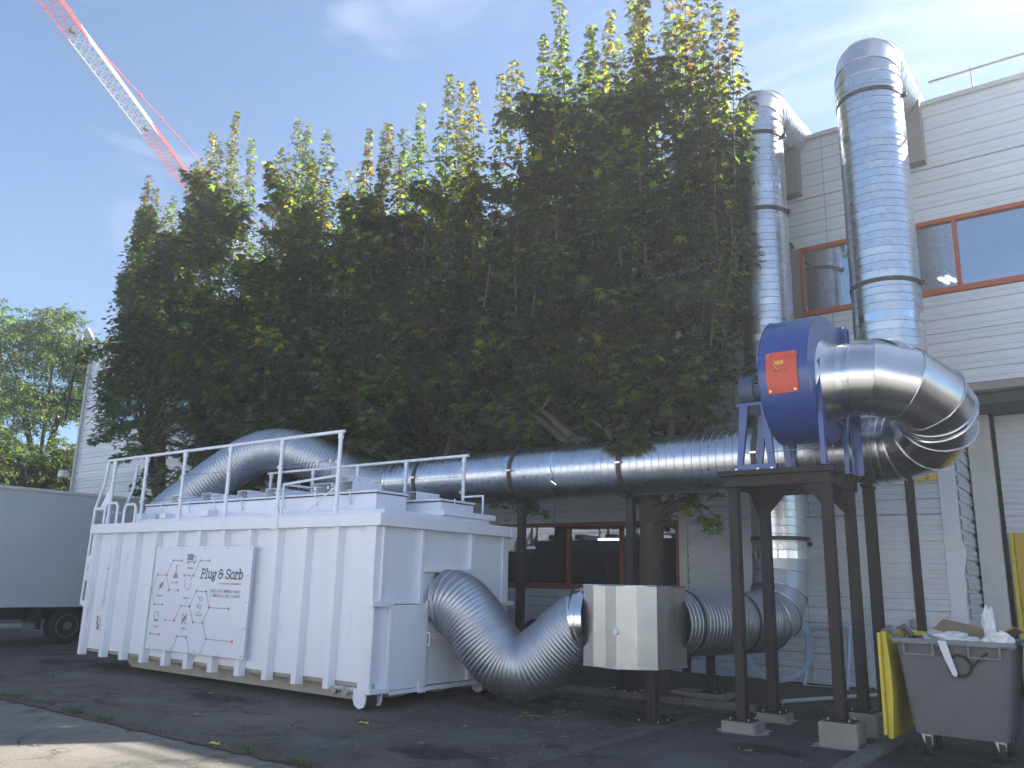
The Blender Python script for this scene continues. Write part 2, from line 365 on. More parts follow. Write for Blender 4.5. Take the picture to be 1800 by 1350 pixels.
# ------------------------------------------------------------------ ground
def sheet(name, x0, x1, y0, y1, z, m, kind='structure', parent=None, div=1):
    mb = MB()
    for i in range(div):
        for j in range(div):
            xa, xb = x0+(x1-x0)*i/div, x0+(x1-x0)*(i+1)/div; ya, yb = y0+(y1-y0)*j/div, y0+(y1-y0)*(j+1)/div
            mb.add([(xa, ya, z), (xb, ya, z), (xb, yb, z), (xa, yb, z)], [(0, 1, 2, 3)])
    o = obj(name, mb, m, parent, fixn=False)
    if kind and parent is None: o['kind'] = kind
    return o
sheet('ground', -900, 900, -900, 900, -.012, M['asphalt_l'])
M['bounce_yard'] = asphalt('bounce_yard', (.30, .29, .265), (.36, .345, .32), (.22, .21, .19), .62)
sheet('bounce_yard', -70, 60, -19.98, 1.6, -.006, M['bounce_yard'])  # pale sheet out of view, added to bounce sunlight onto the shaded fronts
sheet('yard_asphalt', -60, -4.41, 4.93, 40, -.004, M['asphalt'])
def ragged(name, x0, x1, y, amp, w, z, m, n=60, kind='structure'):
    mb = MB(); top = []; bot = []
    for i in range(n+1):
        x = x0+(x1-x0)*i/n; top.append((x, y+random.uniform(-amp, amp)+w/2, z)); bot.append((x, y+random.uniform(-amp, amp)-w/2, z))
    for i in range(n): mb.add([bot[i], bot[i+1], top[i+1], top[i]], [(0, 1, 2, 3)])
    o = obj(name, mb, m, fixn=False); o['kind'] = kind; return o
sheet('side_asphalt', -4.33, 30, 4.93, 40, -.004, M['asphalt_b'])
# dirt-filled joint between the yard and the lighter pavement
ragged('dirt_joint', -40, 12, 4.90, .035, .13, .001, M['soil'], 500)
mb = MB(); mb.bbox(-4.42, -4.30, 4.96, 10.45, -.05, .014, .01); struct('concrete_edging', mb, M['edging'])
def paint(name, pts, wd, lbl=None):
    """worn painted parking line made of many short flecks of paint"""
    mb = MB(); (x0, y0), (x1, y1) = pts; L = math.hypot(x1-x0, y1-y0); dx, dy = (x1-x0)/L, (y1-y0)/L; n = int(L/.035)
    for i in range(n):
        if random.random() < .55: continue
        s = i*.035; e = s+.035*random.uniform(.6, 1.2); a = wd/2*random.uniform(.35, 1); b = wd/2*random.uniform(.35, 1)
        mb.add([(x0+dx*s-dy*a, y0+dy*s+dx*a, .002), (x0+dx*s+dy*b, y0+dy*s-dx*b, .002), (x0+dx*e+dy*b, y0+dy*e-dx*b, .002), (x0+dx*e-dy*a, y0+dy*e+dx*a, .002)], [(0, 1, 2, 3)])
    o = obj(name, mb, M['faded'], fixn=False); o['kind'] = 'structure'
for p in (((-13.3, 5.75), (-13.42, 9.8)), ((-10.72, 5.15), (-10.95, 7.6)), ((-8.42, 5.15), (-8.6, 7.1)), ((-6.12, 5.2), (-6.25, 6.9)), ((-15.9, 5.3), (-16.0, 9.5))):
    paint('painted_line', p, .055)
# planting strip along the wall: soil bed with a low concrete kerb
mb = MB(); NX, NY = 90, 16
X0, X1, Y0, Y1 = -28, -2.6, 10.72, 13.95
for j in range(NY+1):
    for i in range(NX+1):
        x = X0+(X1-X0)*i/NX; y = Y0+(Y1-Y0)*j/NY
        e = min(1, j/2, (NX-i)/2)
        mb.v.append((x, y, .05*e+.045*math.sin(x*2.1+y)*math.sin(y*3+x*.7)*e+random.uniform(0, .02)))
for j in range(NY):
    for i in range(NX): a = j*(NX+1)+i; mb.f.append((a, a+1, a+NX+2, a+NX+1))
struct('planting_bed_soil', mb, M['soil'], smooth=80)
mb = MB()
x = -27.0
while x < -4.6:
    L = 1.0; mb2 = MB(); mb2.bbox(x+.006, x+L-.006, 10.56, 10.70, -.05, .075+random.uniform(-.01, .01), .012)
    o = obj('kerb_stone', mb2, M['kerb']); o['kind'] = 'structure'; x += L
mb = MB(); mb.bbox(-2.30, -2.14, 7.6, 9.9, -.05, .055, .02); struct('kerb', mb, M['kerb'])
mb = MB(); mb.bbox(-2.30, -2.14, 6.55, 7.59, -.05, .05, .02); struct('kerb', mb, M['kerb'])

# ------------------------------------------------------------------ industrial building
bld = thing('industrial_building', 'long two-storey industrial hall clad in white horizontal ribbed metal with orange window bands', 'building', (-10, 14, 0))
YF = 13.9
def clad_sheet(x0, x1, z0, z1, y=YF, pitch=.23, mt='clad', axis='x', depth=.028, name='cladding_sheet'):
    """ribbed sheet, outward side towards -y (axis x) or +x (axis y)"""
    pr = []; z = z0
    while z < z1-1e-6:
        for dz, d in ((0, 0), (.058, 0), (.064, .009), (.078, .009), (.084, 0), (.150, 0), (.162, depth), (.214, depth)):
            if z+dz < z1: pr.append((z+dz, d))
        z += pitch
    pr.append((z1, 0)); vs = []; fs = []
    for (zz, d) in pr:
        if axis == 'x': vs += [(x0, y+d, zz), (x1, y+d, zz)]
        else: vs += [(y-d, x0, zz), (y-d, x1, zz)]
    for i in range(len(pr)-1): fs.append((2*i, 2*i+1, 2*i+3, 2*i+2))
    return obj(name, MB().add(vs, fs), M[mt], bld, fixn=False)
def core(*b, m='dark', name='wall_core'): return obj(name, MB().box(*b), M[m], bld)
XL, XR = -29.25, 9.0
# structural shell
core(XL, -2.13, YF+.05, YF+.2, 0, 1.45); core(XL, XR, YF+.05, YF+.2, 4.52, 6.07); core(XL, XR, YF+.05, YF+.2, 7.32, 9.40)
core(XL, -2.13, YF+.05, YF+.2, 2.64, 4.50)
core(-6.56, -2.13, YF+.05, YF+.2, 1.45, 2.64); core(XL, -12.6, YF+.05, YF+.2, 1.45, 2.64)
core(XL, -27.12, YF+.05, YF+.2, 6.07, 7.32)
core(XL, XL+.15, YF+.2, 30, 0, 9.4); core(XR-.15, XR, YF+.2, 30, 0, 9.4); core(XL, XR, 30, 30.2, 0, 9.4)
obj('roof', MB().box(XL, XR, YF+.2, 30, 9.2, 9.38), M['cap'], bld)
obj('floor_slab', MB().box(XL+.15, XR-.15, YF+.2, 29.9, 4.3, 4.5), M['inside'], bld)
obj('inner_partition', MB().box(XL+.15, XR-.15, 19.8, 19.95, 0.02, 9.18), M['inside'], bld)
core(-2.13, -2.06, YF+.05, 15.35, 0, 4.3)
core(-2.06, XR, 15.25, 15.35, 0, 4.3)
# cladding: upper storey, middle band, lower storey
def run(x0, x1, z0, z1, step, **k):
    x = x0
    while x < x1-.01:
        e = min(x1, x+step); clad_sheet(x+.003, e-.003, z0, z1, **k); x = e
run(XL, XR, 8.25, 9.36, 6.4); run(XL, XR, 7.335, 8.242, 6.4)
run(XL, XR, 5.44, 6.06, 6.4); run(XL, XR, 4.60, 5.432, 6.4)
clad_sheet(XL, -27.13, 6.07, 7.33)
run(XL, -2.10, 2.66, 4.595, 5.0, mt='clad_low')
run(-6.40, -2.28, 1.40, 2.655, 2.06, mt='clad_low', pitch=.215); run(-6.40, -2.28, .06, 1.395, 2.06, mt='clad_low', pitch=.235)
run(XL, -6.56, .06, 1.39, 5.6, mt='clad_low', pitch=.17)
clad_sheet(XL, -12.6, 1.395, 2.65, mt='clad_low')
clad_sheet(YF+.02, 15.23, .05, 4.48, y=-2.02, axis='y', mt='clad_low', depth=.03, pitch=.215)
run(-1.60, XR, .05, 4.30, 4.2, y=15.2, mt='clad_low', pitch=.19)
# hall across the yard (seen only mirrored in ducts and panes)
opp = thing('opposite_hall', 'low white ribbed hall across the yard, mirrored in the ducts and dark panes', 'building', (-10, -20, 0))
for i in range(12):
    x = -58+i*8
    mbh = MB(); zz = .3
    pr = []
    while zz < 9.5: pr += [(zz, 0), (zz+.3, 0), (zz+.33, .05), (zz+.42, .05)]; zz += .45
    pr.append((9.8, 0)); vs = []
    for z_, d in pr: vs += [(x+.01, -20+.05-d, z_), (x+7.99, -20+.05-d, z_)]
    obj('cladding_sheet', MB().add(vs, [(2*k+1, 2*k, 2*k+2, 2*k+3) for k in range(len(pr)-1)]), M['clad'], opp, fixn=False)
    if i % 2: obj('window', MB().bbox(x+1.2, x+6.8, -19.94, -19.9, 3.0, 4.3, .01), M['dark'], opp)
obj('wall_core', MB().box(-58, 38, -30, -20.03, 0, 9.9), M['cap'], opp)
# trims
def part(name, mb, m, parent=bld, **k): return obj(name, mb, M[m], parent, **k)
# dented corner trim at the recess
vs = []; fs = []; n = 26
for i in range(n+1):
    z = .05+(4.43)*i/n; d = .075*math.exp(-((z-2.05)/.16)**2)+.02*math.exp(-((z-1.6)/.1)**2)
    vs += [(-2.28, YF-.02+d*.3, z), (-2.06+d*.9, YF-.035+d*.4, z), (-2.035, YF+.10, z), (-2.05, YF+.12, z), (-2.28, YF+.035, z)]
for i in range(n):
    for q in range(5): fs.append((i*5+q, i*5+(q+1) % 5, (i+1)*5+(q+1) % 5, (i+1)*5+q))
fs += [(4, 3, 2, 1, 0), tuple(n*5+q for q in range(5))]
part('corner_trim', MB().add(vs, fs), 'clad')
part('corner_trim', MB().bbox(XL-.05, XL+.07, YF-.03, YF+.1, .05, 9.34, .008), 'clad')
part('recess_post', MB().bbox(-1.99, -1.66, 15.02, 15.19, 0, 4.34, .008), 'cap')
part('window_side_trim', MB().bbox(-6.56, -6.41, YF-.035, YF+.04, 1.3, 2.74, .006), 'cap')
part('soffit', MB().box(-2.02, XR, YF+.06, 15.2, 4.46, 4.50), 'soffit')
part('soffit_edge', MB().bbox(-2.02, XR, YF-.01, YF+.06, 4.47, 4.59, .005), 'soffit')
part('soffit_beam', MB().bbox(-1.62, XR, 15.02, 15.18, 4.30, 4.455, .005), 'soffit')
part('roof_cap', MB().bbox(XL-.06, XR, YF-.05, YF+.22, 9.36, 9.45, .012), 'cap')
# window bands
def window(x0, x1, z0, z1, mull, fm, gm, y=YF, fw=.075, label=None, first_gap=0):
    fr = MB(); fr.bbox(x0, x1, y-.03, y+.07, z0, z0+fw+.02, .006); fr.bbox(x0, x1, y-.03, y+.07, z1-fw, z1, .006)
    fr.bbox(x0, x0+fw*.7, y-.028, y+.068, z0+fw+.022, z1-fw-.002, .005); fr.bbox(x1-fw*.7, x1, y-.028, y+.068, z0+fw+.022, z1-fw-.002, .005)
    wdo = obj('window', fr, M[fm], bld)
    xs = [x0+fw*.7]+list(mull)+[x1-fw*.7]
    for xm in mull: obj('mullion', MB().bbox(xm-fw*.4, xm+fw*.4, y-.026, y+.066, z0+fw+.022, z1-fw-.002, .005), M[fm], wdo)
    for a, b in zip(xs[:-1], xs[1:]):
        a2 = a+(fw*.4 if a in mull else 0); b2 = b-(fw*.4 if b in mull else 0)
        obj('pane', MB().box(a2+.001, b2-.001, y+.03, y+.038, z0+fw+.024, z1-fw-.004), M[gm], wdo)
    return wdo
window(-4.13, XR, 6.07, 7.33, (-1.71, .75, 3.2, 5.7), 'orange', 'glass')
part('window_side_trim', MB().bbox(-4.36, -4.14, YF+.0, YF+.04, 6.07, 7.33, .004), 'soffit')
xs = -27.1
k = 0
while xs < -4.4:
    e = min(xs+4.54, -4.37); window(xs, e, 6.07, 7.33, ((xs+e)/2,), 'orange', 'glass_low' if k else 'glass'); xs = e; k += 1
window(-12.6, -6.57, 1.40, 2.66, (-11.3, -10.1, -8.92, -7.75), 'redbrown', 'glass_low')
# lamps seen burning behind the panes
def lamp(name, x, y, z, L, label, ang=0, n=2):
    t = thing(name, label, 'ceiling light', (x, y, z))
    rot = Matrix.Rotation(ang, 3, 'Z')
    obj('lamp_housing', MB().box(x-L/2, x+L/2, y-.12, y+.12, z+.03, z+.07, rot, (x, y, z)), M['lamp_grey'], t)
    for i in range(n):
        yy = y+(i-(n-1)/2)*.12
        obj('lamp_tube', MB().box(x-L/2+.03, x+L/2-.03, yy-.025, yy+.025, z-.01, z+.028, rot, (x, y, z)), M['lamp'], t)
lamp('fluorescent_light', -3.55, 16.1, 6.95, .32, 'small lit ceiling lamp seen through the upper window left of the thicker riser duct', R(60))
lamp('fluorescent_light', -2.08, 15.4, 6.80, .42, 'bright double tube ceiling lamp seen through the upper window right of the thicker riser duct', R(75))
lamp('fluorescent_light', -9.0, 15.6, 2.42, .55, 'thin lit tube lamp seen through the dark ground floor window', 0, 1)
# roof railing
rl = thing('roof_railing', 'thin grey roof edge railing above the right end of the facade', 'railing', (0, 14, 9.45))
obj('top_rail', MB().bbox(-1.86, 9, YF+.08, YF+.12, 9.82, 9.86, .006), M['pipe'], rl)
for x in (-1.23, .8, 2.8, 4.8): obj('post', MB().tube([(x, YF+.1, 9.46), (x, YF+.1, 9.90)], .013, 8), M['pipe'], rl)
rl = thing('roof_railing', 'thin grey railing with a pointed end on the far left roof edge', 'railing', (-26.5, 14, 9.45))
obj('top_rail', MB().tube([(-27.3, YF+.1, 9.72), (-24.0, YF+.1, 10.25), (-17, YF+.1, 10.25)], .02, 8), M['pipe'], rl)
obj('lower_rail', MB().tube([(-27.3, YF+.1, 9.72), (-25.2, YF+.1, 9.62), (-17, YF+.1, 9.62)], .02, 8), M['pipe'], rl)
for x in (-24.6, -22.0, -19.5): obj('post', MB().tube([(x, YF+.1, 9.46), (x, YF+.1, 10.24)], .02, 8), M['pipe'], rl)
o = obj('roof_vent_pipe', MB().tube([(-3.02, 14.4, 9.38), (-3.02, 14.4, 10.18)], .03, 10), M['pipe'], smooth=40); tag(o, 'thin grey vent pipe standing on the roof between the two riser ducts', 'vent pipe')
# flood lights and mast at the left corner
fl = thing('floodlight', 'grey floodlight tilted down on the left roof corner', 'floodlight', (-28.8, 13.8, 9.4))
obj('housing', MB().bbox(-28.92, -28.68, 13.45, 13.60, 9.46, 9.86, .03, Matrix.Rotation(R(-25), 3, 'Y')@Matrix.Rotation(R(20), 3, 'X')), M['lamp_grey'], fl)
obj('bracket', MB().tube([(-28.8, 13.9, 9.36), (-28.8, 13.7, 9.5), (-28.8, 13.6, 9.6)], .03, 8), M['lamp_grey'], fl)
ms = thing('camera_mast', 'thin dark mast carrying a small white box beside the left building corner', 'mast', (-29.0, 13.4, 6.3))
obj('pole', MB().tube([(-29.33, 13.4, 6.6), (-29.1, 13.4, 9.5)], .035, 8), M['brown'], ms)
obj('box', MB().bbox(-29.28, -29.02, 13.3, 13.45, 9.45, 9.68, .03), M['white_g'], ms)
for z in (7.35, 8.0): obj('bracket', MB().tube([(-29.25, 13.4, z), (-29.2, 13.95, z)], .02, 6), M['brown'], ms)
dp = obj('downpipe', MB().tube([(XL+.22, YF-.09, 2.0), (XL+.22, YF-.09, 9.3)], .05, 10), M['pipe'], smooth=50); tag(dp, 'grey downpipe running down the left end of the ribbed facade', 'downpipe')
sl = thing('wall_lamp', 'small white lamp box low beside the left building corner above the trailer', 'lamp', (-26.0, 12.5, 4.1))
obj('housing', MB().bbox(-29.75, -29.45, 13.6, 13.85, 4.65, 4.9, .03), M['white_g'], sl); obj('arm', MB().tube([(-29.6, 13.7, 4.66), (-29.55, 13.9, 4.4), (-29.2, 13.98, 4.4)], .04, 8), M['brown'], sl)
# number sign
sg = thing('number_sign', 'small yellow wall sign with the black characters L 5 under the duct elbow', 'sign', (-2.3, YF, 3.2))
obj('plate', MB().bbox(-2.72, -2.29, YF-.055, YF-.035, 3.15, 3.27, .004), M['label'], sg)
def bar2(mb, pts, wd, y):
    for (x0, z0), (x1, z1) in zip(pts[:-1], pts[1:]):
        L = math.hypot(x1-x0, z1-z0); dx, dz = (x1-x0)/L*wd/2, (z1-z0)/L*wd/2
        mb.add([(x0-dx+dz, y, z0-dz-dx), (x1+dx+dz, y, z1+dz-dx), (x1+dx-dz, y, z1+dz+dx), (x0-dx-dz, y, z0-dz+dx)], [(0, 1, 2, 3)]); y -= .0002
    return mb
obj('lettering', bar2(MB(), [(-2.60, 3.245), (-2.60, 3.18), (-2.565, 3.18)], .013, YF-.058), M['ink'], sg, fixn=False)
obj('lettering', bar2(MB(), [(-2.405, 3.245), (-2.445, 3.245), (-2.448, 3.218), (-2.415, 3.218), (-2.402, 3.20), (-2.415, 3.178), (-2.45, 3.18)], .013, YF-.058), M['ink'], sg, fixn=False)
# conduit and junction box
cd = thing('conduit', 'thin grey conduit running down the ribbed wall to a small round box', 'conduit', (-2.7, YF, .9))
obj('tube', MB().tube([(-2.72, YF-.03, 3.12), (-2.74, YF-.03, 1.3)], .011, 8), M['pipe'], cd)
obj('cable', MB().tube([(-2.74, YF-.03, 1.3), (-2.735, YF-.035, 1.12)], .006, 6), M['rubber'], cd)
obj('junction_box', MB().bbox(-2.84, -2.63, YF-.09, YF-.01, .96, 1.11, .03), M['lamp_grey'], cd)
for z in (1.4, 1.9, 2.4, 2.9): obj('clip', MB().bbox(-2.755, -2.70, YF-.045, YF-.012, z, z+.03, .003), M['lamp_grey'], cd)
# yellow door in recess wall
yd = thing('yellow_door', 'yellow metal door ajar in the recessed wall behind the grey bins', 'door', (-1.3, 15.15, 0))
obj('leaf', MB().bbox(-1.50, -.25, 15.06, 15.11, .08, 2.42, .01), M['ydoor'], yd)
obj('edge_strip', MB().bbox(-1.56, -1.502, 15.04, 15.115, .08, 2.42, .006), M['yellow'], yd)
obj('push_bar', MB().bbox(-1.44, -.3, 15.0, 15.058, 1.26, 1.33, .01), M['lamp_grey'], yd)
obj('closer', MB().bbox(-1.28, -1.05, 15.02, 15.12, 2.425, 2.46, .006), M['bolt'], yd)

# ------------------------------------------------------------------ filter container
ct = thing('filter_container', 'large white ribbed steel roll-off container with a Plug & Sorb panel and roof guard rails', 'container', (-10.8, 8.6, 0))
def cp(name, mb, m='white', parent=None, **k): return obj(name, mb, M[m], parent or ct, **k)
CX0, CX1, CY0, CY1 = -14.16, -7.40, 7.30, 9.82
cp('side_wall', MB().box(CX0, CX1, CY0, CY0+.05, .29, 2.13)); cp('side_wall', MB().box(CX0, CX1, CY1-.05, CY1, .29, 2.13))
cp('end_wall', MB().box(CX0, CX0+.05, CY0+.051, CY1-.051, .25, 2.13)); cp('roof_plate', MB().box(CX0+.051, CX1, CY0+.051, CY1-.051, 2.131, 2.17))
cp('floor_plate', MB().box(CX0, CX1-.03, CY0+.02, CY1-.02, .24, .288), 'beige')
# side ribs: trapezoidal posts with open feet
rx = [-14.10, -13.43, -12.83, -12.25, -11.66, -11.09, -10.50, -9.89, -9.30, -8.71, -8.11]
for x in rx:
    for (ya, yb) in ((CY0-.002, CY0-.095), (CY1+.002, CY1+.095)):
        cp('rib', MB().prism([(x-.075, ya), (x+.075, ya), (x+.048, yb), (x-.048, yb)], 'z', .19, 2.128))
cp('corner_post', MB().prism([(-7.60, CY0-.002), (-7.395, CY0-.002), (-7.395, CY0-.09), (-7.56, CY0-.09)], 'z', .2, 2.128))
cp('corner_post', MB().bbox(-7.56, -7.395, CY1+.002, CY1+.09, .2, 2.128, .006))
# top rim
cp('top_rim', MB().bbox(-14.22, -7.30, 7.175, 7.30, 2.13, 2.285, .006)); cp('top_rim', MB().bbox(-14.22, -7.30, 9.84, 9.985, 2.13, 2.285, .006))
cp('top_rim', MB().bbox(-7.40, -7.305, 7.303, 9.838, 2.132, 2.283, .006)); cp('top_rim', MB().bbox(-14.22, -14.12, 7.303, 9.838, 2.132, 2.283, .006))
# end face toward the box
cp('end_wall', MB().box(CX1-.05, CX1-.002, 7.35, 9.77, 1.205, 2.13))
cp('end_wall', MB().box(CX1-.05, CX1-.004, 7.35, 9.77, .215, 1.175))
cp('stile', MB().bbox(-7.402, -7.345, 7.985, 8.045, 1.20, 2.128, .004)); cp('stile', MB().bbox(-7.402, -7.345, 8.985, 9.045, 1.655, 2.128, .004))
cp('edge_strip', MB().bbox(-7.402, -7.355, 7.305, 7.345, 1.24, 2.128, .004)); cp('edge_strip', MB().bbox(-7.402, -7.375, 9.745, 9.80, 1.24, 2.128, .004))
cp('crossbar', MB().bbox(-7.402, -7.34, 8.05, 9.03, 1.60, 1.65, .004))
cp('ledge', MB().bbox(-7.47, -7.335, 7.17, 7.50, 1.175, 1.235, .004)); cp('ledge', MB().bbox(-7.47, -7.335, 9.62, 9.98, 1.175, 1.235, .004))
cp('stile', MB().bbox(-7.402, -7.34, 7.48, 7.535, .2, 1.25, .004))
cp('edge_strip', MB().bbox(-7.402, -7.36, 7.21, 7.25, .2, 1.17, .004))
dr = cp('door', MB().bbox(-7.385, -7.350, 7.54, 8.17, .205, 1.195, .006))
obj('handle', MB().tube([(-7.35, 8.15, .85), (-7.31, 8.17, .85), (-7.31, 8.17, .70), (-7.35, 8.15, .70)], .008, 8), M['white_rail'], dr, smooth=50)
obj('hinge', MB().tube([(-7.35, 8.12, 1.15), (-7.33, 8.12, 1.25)], .014, 8).bbox(-7.36, -7.335, 8.05, 8.16, 1.19, 1.215, .003), M['white_rail'], dr)
obj('latch', MB().bbox(-7.36, -7.335, 8.03, 8.08, .14, .26, .004).bbox(-7.36, -7.325, 8.03, 8.16, .14, .165, .004), M['white_rail'], dr)
cp('crossbar', MB().bbox(-7.402, -7.36, 8.18, 9.02, .76, .82, .004))
cp('stile', MB().bbox(-7.402, -7.35, 9.0, 9.05, .22, 1.2, .004))
cp('sill', MB().bbox(-7.46, -7.335, 7.2, 7.52, .185, .24, .004)); cp('sill', MB().bbox(-7.45, -7.36, 7.55, 9.9, .15, .20, .004))
cp('socket', MB().ring((-7.36, 8.53, 1.24), (1, 0, 0), .39, .06, .015).ring((-7.30, 8.53, 1.24), (1, 0, 0), .372, .03, .012), 'seam', smooth=40)
cp('socket_plate', MB().tube([(-7.398, 8.53, 1.24), (-7.39, 8.53, 1.24)], .38, 40), 'dark')
# under-frame
for y, y2 in ((7.52, 7.60), (9.44, 9.52)):
    cp('runner', MB().prism([(-13.2, .235), (-7.55, .235), (-7.55, .12), (-7.75, .055), (-13.0, .055), (-13.2, .17)], 'y', y, y2), 'beige')
for y, y2 in ((8.0, 8.08), (8.83, 8.91)):
    cp('skid_beam', MB().prism([(-13.1, .235), (-7.42, .235), (-7.42, .15), (-7.75, .045), (-13.1, .045)], 'y', y, y2), 'beige')
for y in (7.22, 9.42):
    rl_ = cp('roller', MB().tube([(-7.55, y+.05, .085), (-7.55, y+.24, .085)], .085, 20), 'chassis', smooth=40)
    for yy in (y, y+.26):
        obj('bracket', MB().prism([(-7.63, .235), (-7.42, .235), (-7.42, .10), (-7.45, .035), (-7.53, .015), (-7.60, .05), (-7.63, .11)], 'y', yy, yy+.02), M['white'], rl_)
cp('roller_beam', MB().bbox(-7.64, -7.40, 7.24, 7.50, .19, .235, .004)); 
for x in (-7.92, -7.72):
    v_ = cp('valve', MB().tube([(x, 7.33, .20), (x, 7.18, .20)], .038, 14), 'white_rail', smooth=40)
    obj('ring', MB().tube([(x, 7.20, .20), (x, 7.165, .20)], .052, 12), M['galv_s'], v_, smooth=40)
# lifting lugs
for x in (-9.31, ):
    cp('lifting_lug', MB().prism([(x-.07, 2.12), (x+.07, 2.12), (x+.07, 2.36), (x+.03, 2.42), (x-.03, 2.42), (x-.07, 2.36)], 'y', 7.155, 7.174))
# rods and snags on the side
cp('lock_rod', MB().tube([(-13.62, 7.27, 1.92), (-13.70, 7.27, .95)], .011, 6), 'white_rail')
for z in (1.55, 1.05): cp('rod_clip', MB().bbox(-13.70, -13.62, 7.25, 7.30, z, z+.02, .003), 'cap')
cp('chain', MB().tube([(-13.78, 7.27, .80), (-13.73, 7.26, .74), (-13.76, 7.26, .70), (-13.70, 7.26, .66), (-13.74, 7.26, .62), (-13.70, 7.26, .60)], .010, 6), 'rust')
# roof: raised hatch boxes with lids and channels
def hatchbox(x0, x1, y0, y1, z0, z1):
    h = cp('filter_hatch', MB().bbox(x0, x1, y0, y1, z0, z1-.03, .006))
    obj('gasket', MB().box(x0-.012, x1+.012, y0-.012, y1+.012, z1-.029, z1-.018), M['dark'], h)
    obj('lid', MB().bbox(x0-.018, x1+.018, y0-.018, y1+.018, z1-.017, z1+.012, .005), M['white'], h); return h
cp('roof_step', MB().bbox(-13.3, -7.52, 7.45, 9.6, 2.171, 2.36, .008)); cp('roof_step', MB().bbox(-9.6, -7.50, 8.55, 9.72, 2.361, 2.44, .008))
h1 = hatchbox(-13.62, -8.02, 7.78, 8.36, 2.361, 2.64)
h2 = hatchbox(-10.4, -7.72, 8.74, 9.46, 2.441, 2.60)
for x in (-13.1, -12.3, -11.6, -10.9, -9.9, -9.2, -8.5):
    obj('toggle_latch', MB().tube([(x, 7.755, 2.50), (x, 7.745, 2.66)], .009, 6).tube([(x-.04, 7.74, 2.66), (x+.04, 7.74, 2.67)], .006, 6).bbox(x-.025, x+.025, 7.745, 7.765, 2.47, 2.51, .003), M['white_rail'], h1)
obj('toggle_latch', MB().tube([(-7.70, 9.0, 2.48), (-7.69, 9.0, 2.63)], .009, 6), M['white_rail'], h2)
def channel(x, y0, y1, z, w=.26, hh=.13):
    mb = MB(); t = .008
    mb.box(x, x+w, y0, y1, z, z+t).box(x, x+w, y0, y1, z+hh-t, z+hh).box(x, x+t, y0, y1, z+t, z+hh-t).box(x+w-t, x+w, y0, y1, z+t, z+hh-t)
    return mb
for x in (-12.95, -12.1, -11.15, -10.45): cp('roof_channel', channel(x, 7.84, 8.7, 2.653))
cp('roof_channel', channel(-9.35, 7.84, 8.5, 2.653, .36, .15)); cp('roof_channel', channel(-8.85, 7.84, 8.4, 2.653, .30, .16))
cp('roof_channel', channel(-8.55, 8.8, 9.3, 2.613, .30, .13))
cp('spacer_block', MB().bbox(-13.42, -13.2, 7.5, 7.75, 2.361, 2.47, .005)); cp('spacer_block', MB().bbox(-11.45, -11.25, 7.42, 7.6, 2.361, 2.46, .005)); cp('spacer_block', MB().bbox(-12.55, -12.4, 7.42, 7.6, 2.361, 2.44, .005))
cp('hatch_guard', MB().tube([(-9.75, 7.62, 2.38), (-9.75, 7.62, 2.79), (-8.58, 7.62, 2.86), (-8.58, 7.62, 2.38)], .018, 10).tube([(-9.75, 7.62, 2.79), (-9.75, 8.2, 2.79), (-8.58, 8.2, 2.86), (-8.58, 7.62, 2.86)], .018, 10).tube([(-9.75, 8.2, 2.79), (-9.75, 8.2, 2.64)], .018, 8).tube([(-8.58, 8.2, 2.86), (-8.58, 8.2, 2.64)], .018, 8), 'white_rail', smooth=50)
cp('hatch_guard', MB().tube([(-8.0, 9.55, 2.37), (-8.0, 9.55, 2.72), (-7.62, 9.55, 2.72), (-7.62, 9.55, 2.37)], .015, 8), 'white_rail', smooth=50)
cp('ladder_hoop', MB().tube([(-14.05, 7.3, 2.28), (-14.05, 7.3, 2.58), (-13.98, 7.3, 2.64), (-13.72, 7.3, 2.64), (-13.65, 7.3, 2.58), (-13.65, 7.3, 2.28)], .022, 10), 'white_rail', smooth=50)
cp('ladder_hoop', MB().tube([(-13.42, 7.3, 2.28), (-13.42, 7.3, 2.55), (-13.36, 7.3, 2.6), (-13.15, 7.3, 2.6), (-13.08, 7.3, 2.55), (-13.08, 7.3, 2.28)], .022, 10), 'white_rail', smooth=50)
# guard rails
def rail(Y, x0, x1, posts, z0, z1, braces=()):
    g = cp('guard_rail', MB().tube([(x0, Y, z1), (x1, Y, z1)], .024, 12), 'white_rail', smooth=50)
    for x in posts:
        p = obj('post', MB().tube([(x, Y, z0), (x, Y, z1-.02)], .028, 10), M['white_rail'], g, smooth=50)
        obj('foot', MB().bbox(x-.06, x+.06, Y-.045, Y+.045, z0, z0+.018, .004).tube([(x, Y, z0+.02), (x, Y, z0+.14)], .038, 10), M['white_rail'], g, smooth=40)
        obj('collar', MB().tube([(x, Y, z1-.10), (x, Y, z1-.03)], .038, 12), M['white_rail'], g, smooth=50)
        for z in (z0+.36, z0+.72): obj('eyelet', MB().ring((x-.035, Y-.02, z), (0, 1, .1), .018, .008, .006, 12), M['white_rail'], g)
    return g
g1 = rail(7.45, -14.42, -8.36, (-14.20, -13.18, -12.06, -10.86, -9.64, -8.42), 2.29, 3.42)
for z in (2.65, 3.01):
    obj('wire', MB().tube([(-14.2, 7.43, z), (-8.44, 7.43, z+.02)], .004, 5), M['cable'], g1)
    obj('turnbuckle', MB().tube([(-8.80, 7.43, z+.018), (-8.62, 7.43, z+.02)], .014, 8).ring((-8.58, 7.43, z+.02), (0, 1, 0), .014, .006, .005, 10).ring((-8.84, 7.43, z+.02), (0, 1, 0), .014, .006, .005, 10), M['bolt'], g1)
obj('brace', MB().tube([(-9.15, 7.46, 2.30), (-8.46, 7.46, 2.68)], .012, 8), M['white_rail'], g1, smooth=50)
g2 = rail(9.70, -12.9, -8.05, (-12.8, -11.62, -10.48, -9.35, -8.13), 2.45, 3.37)
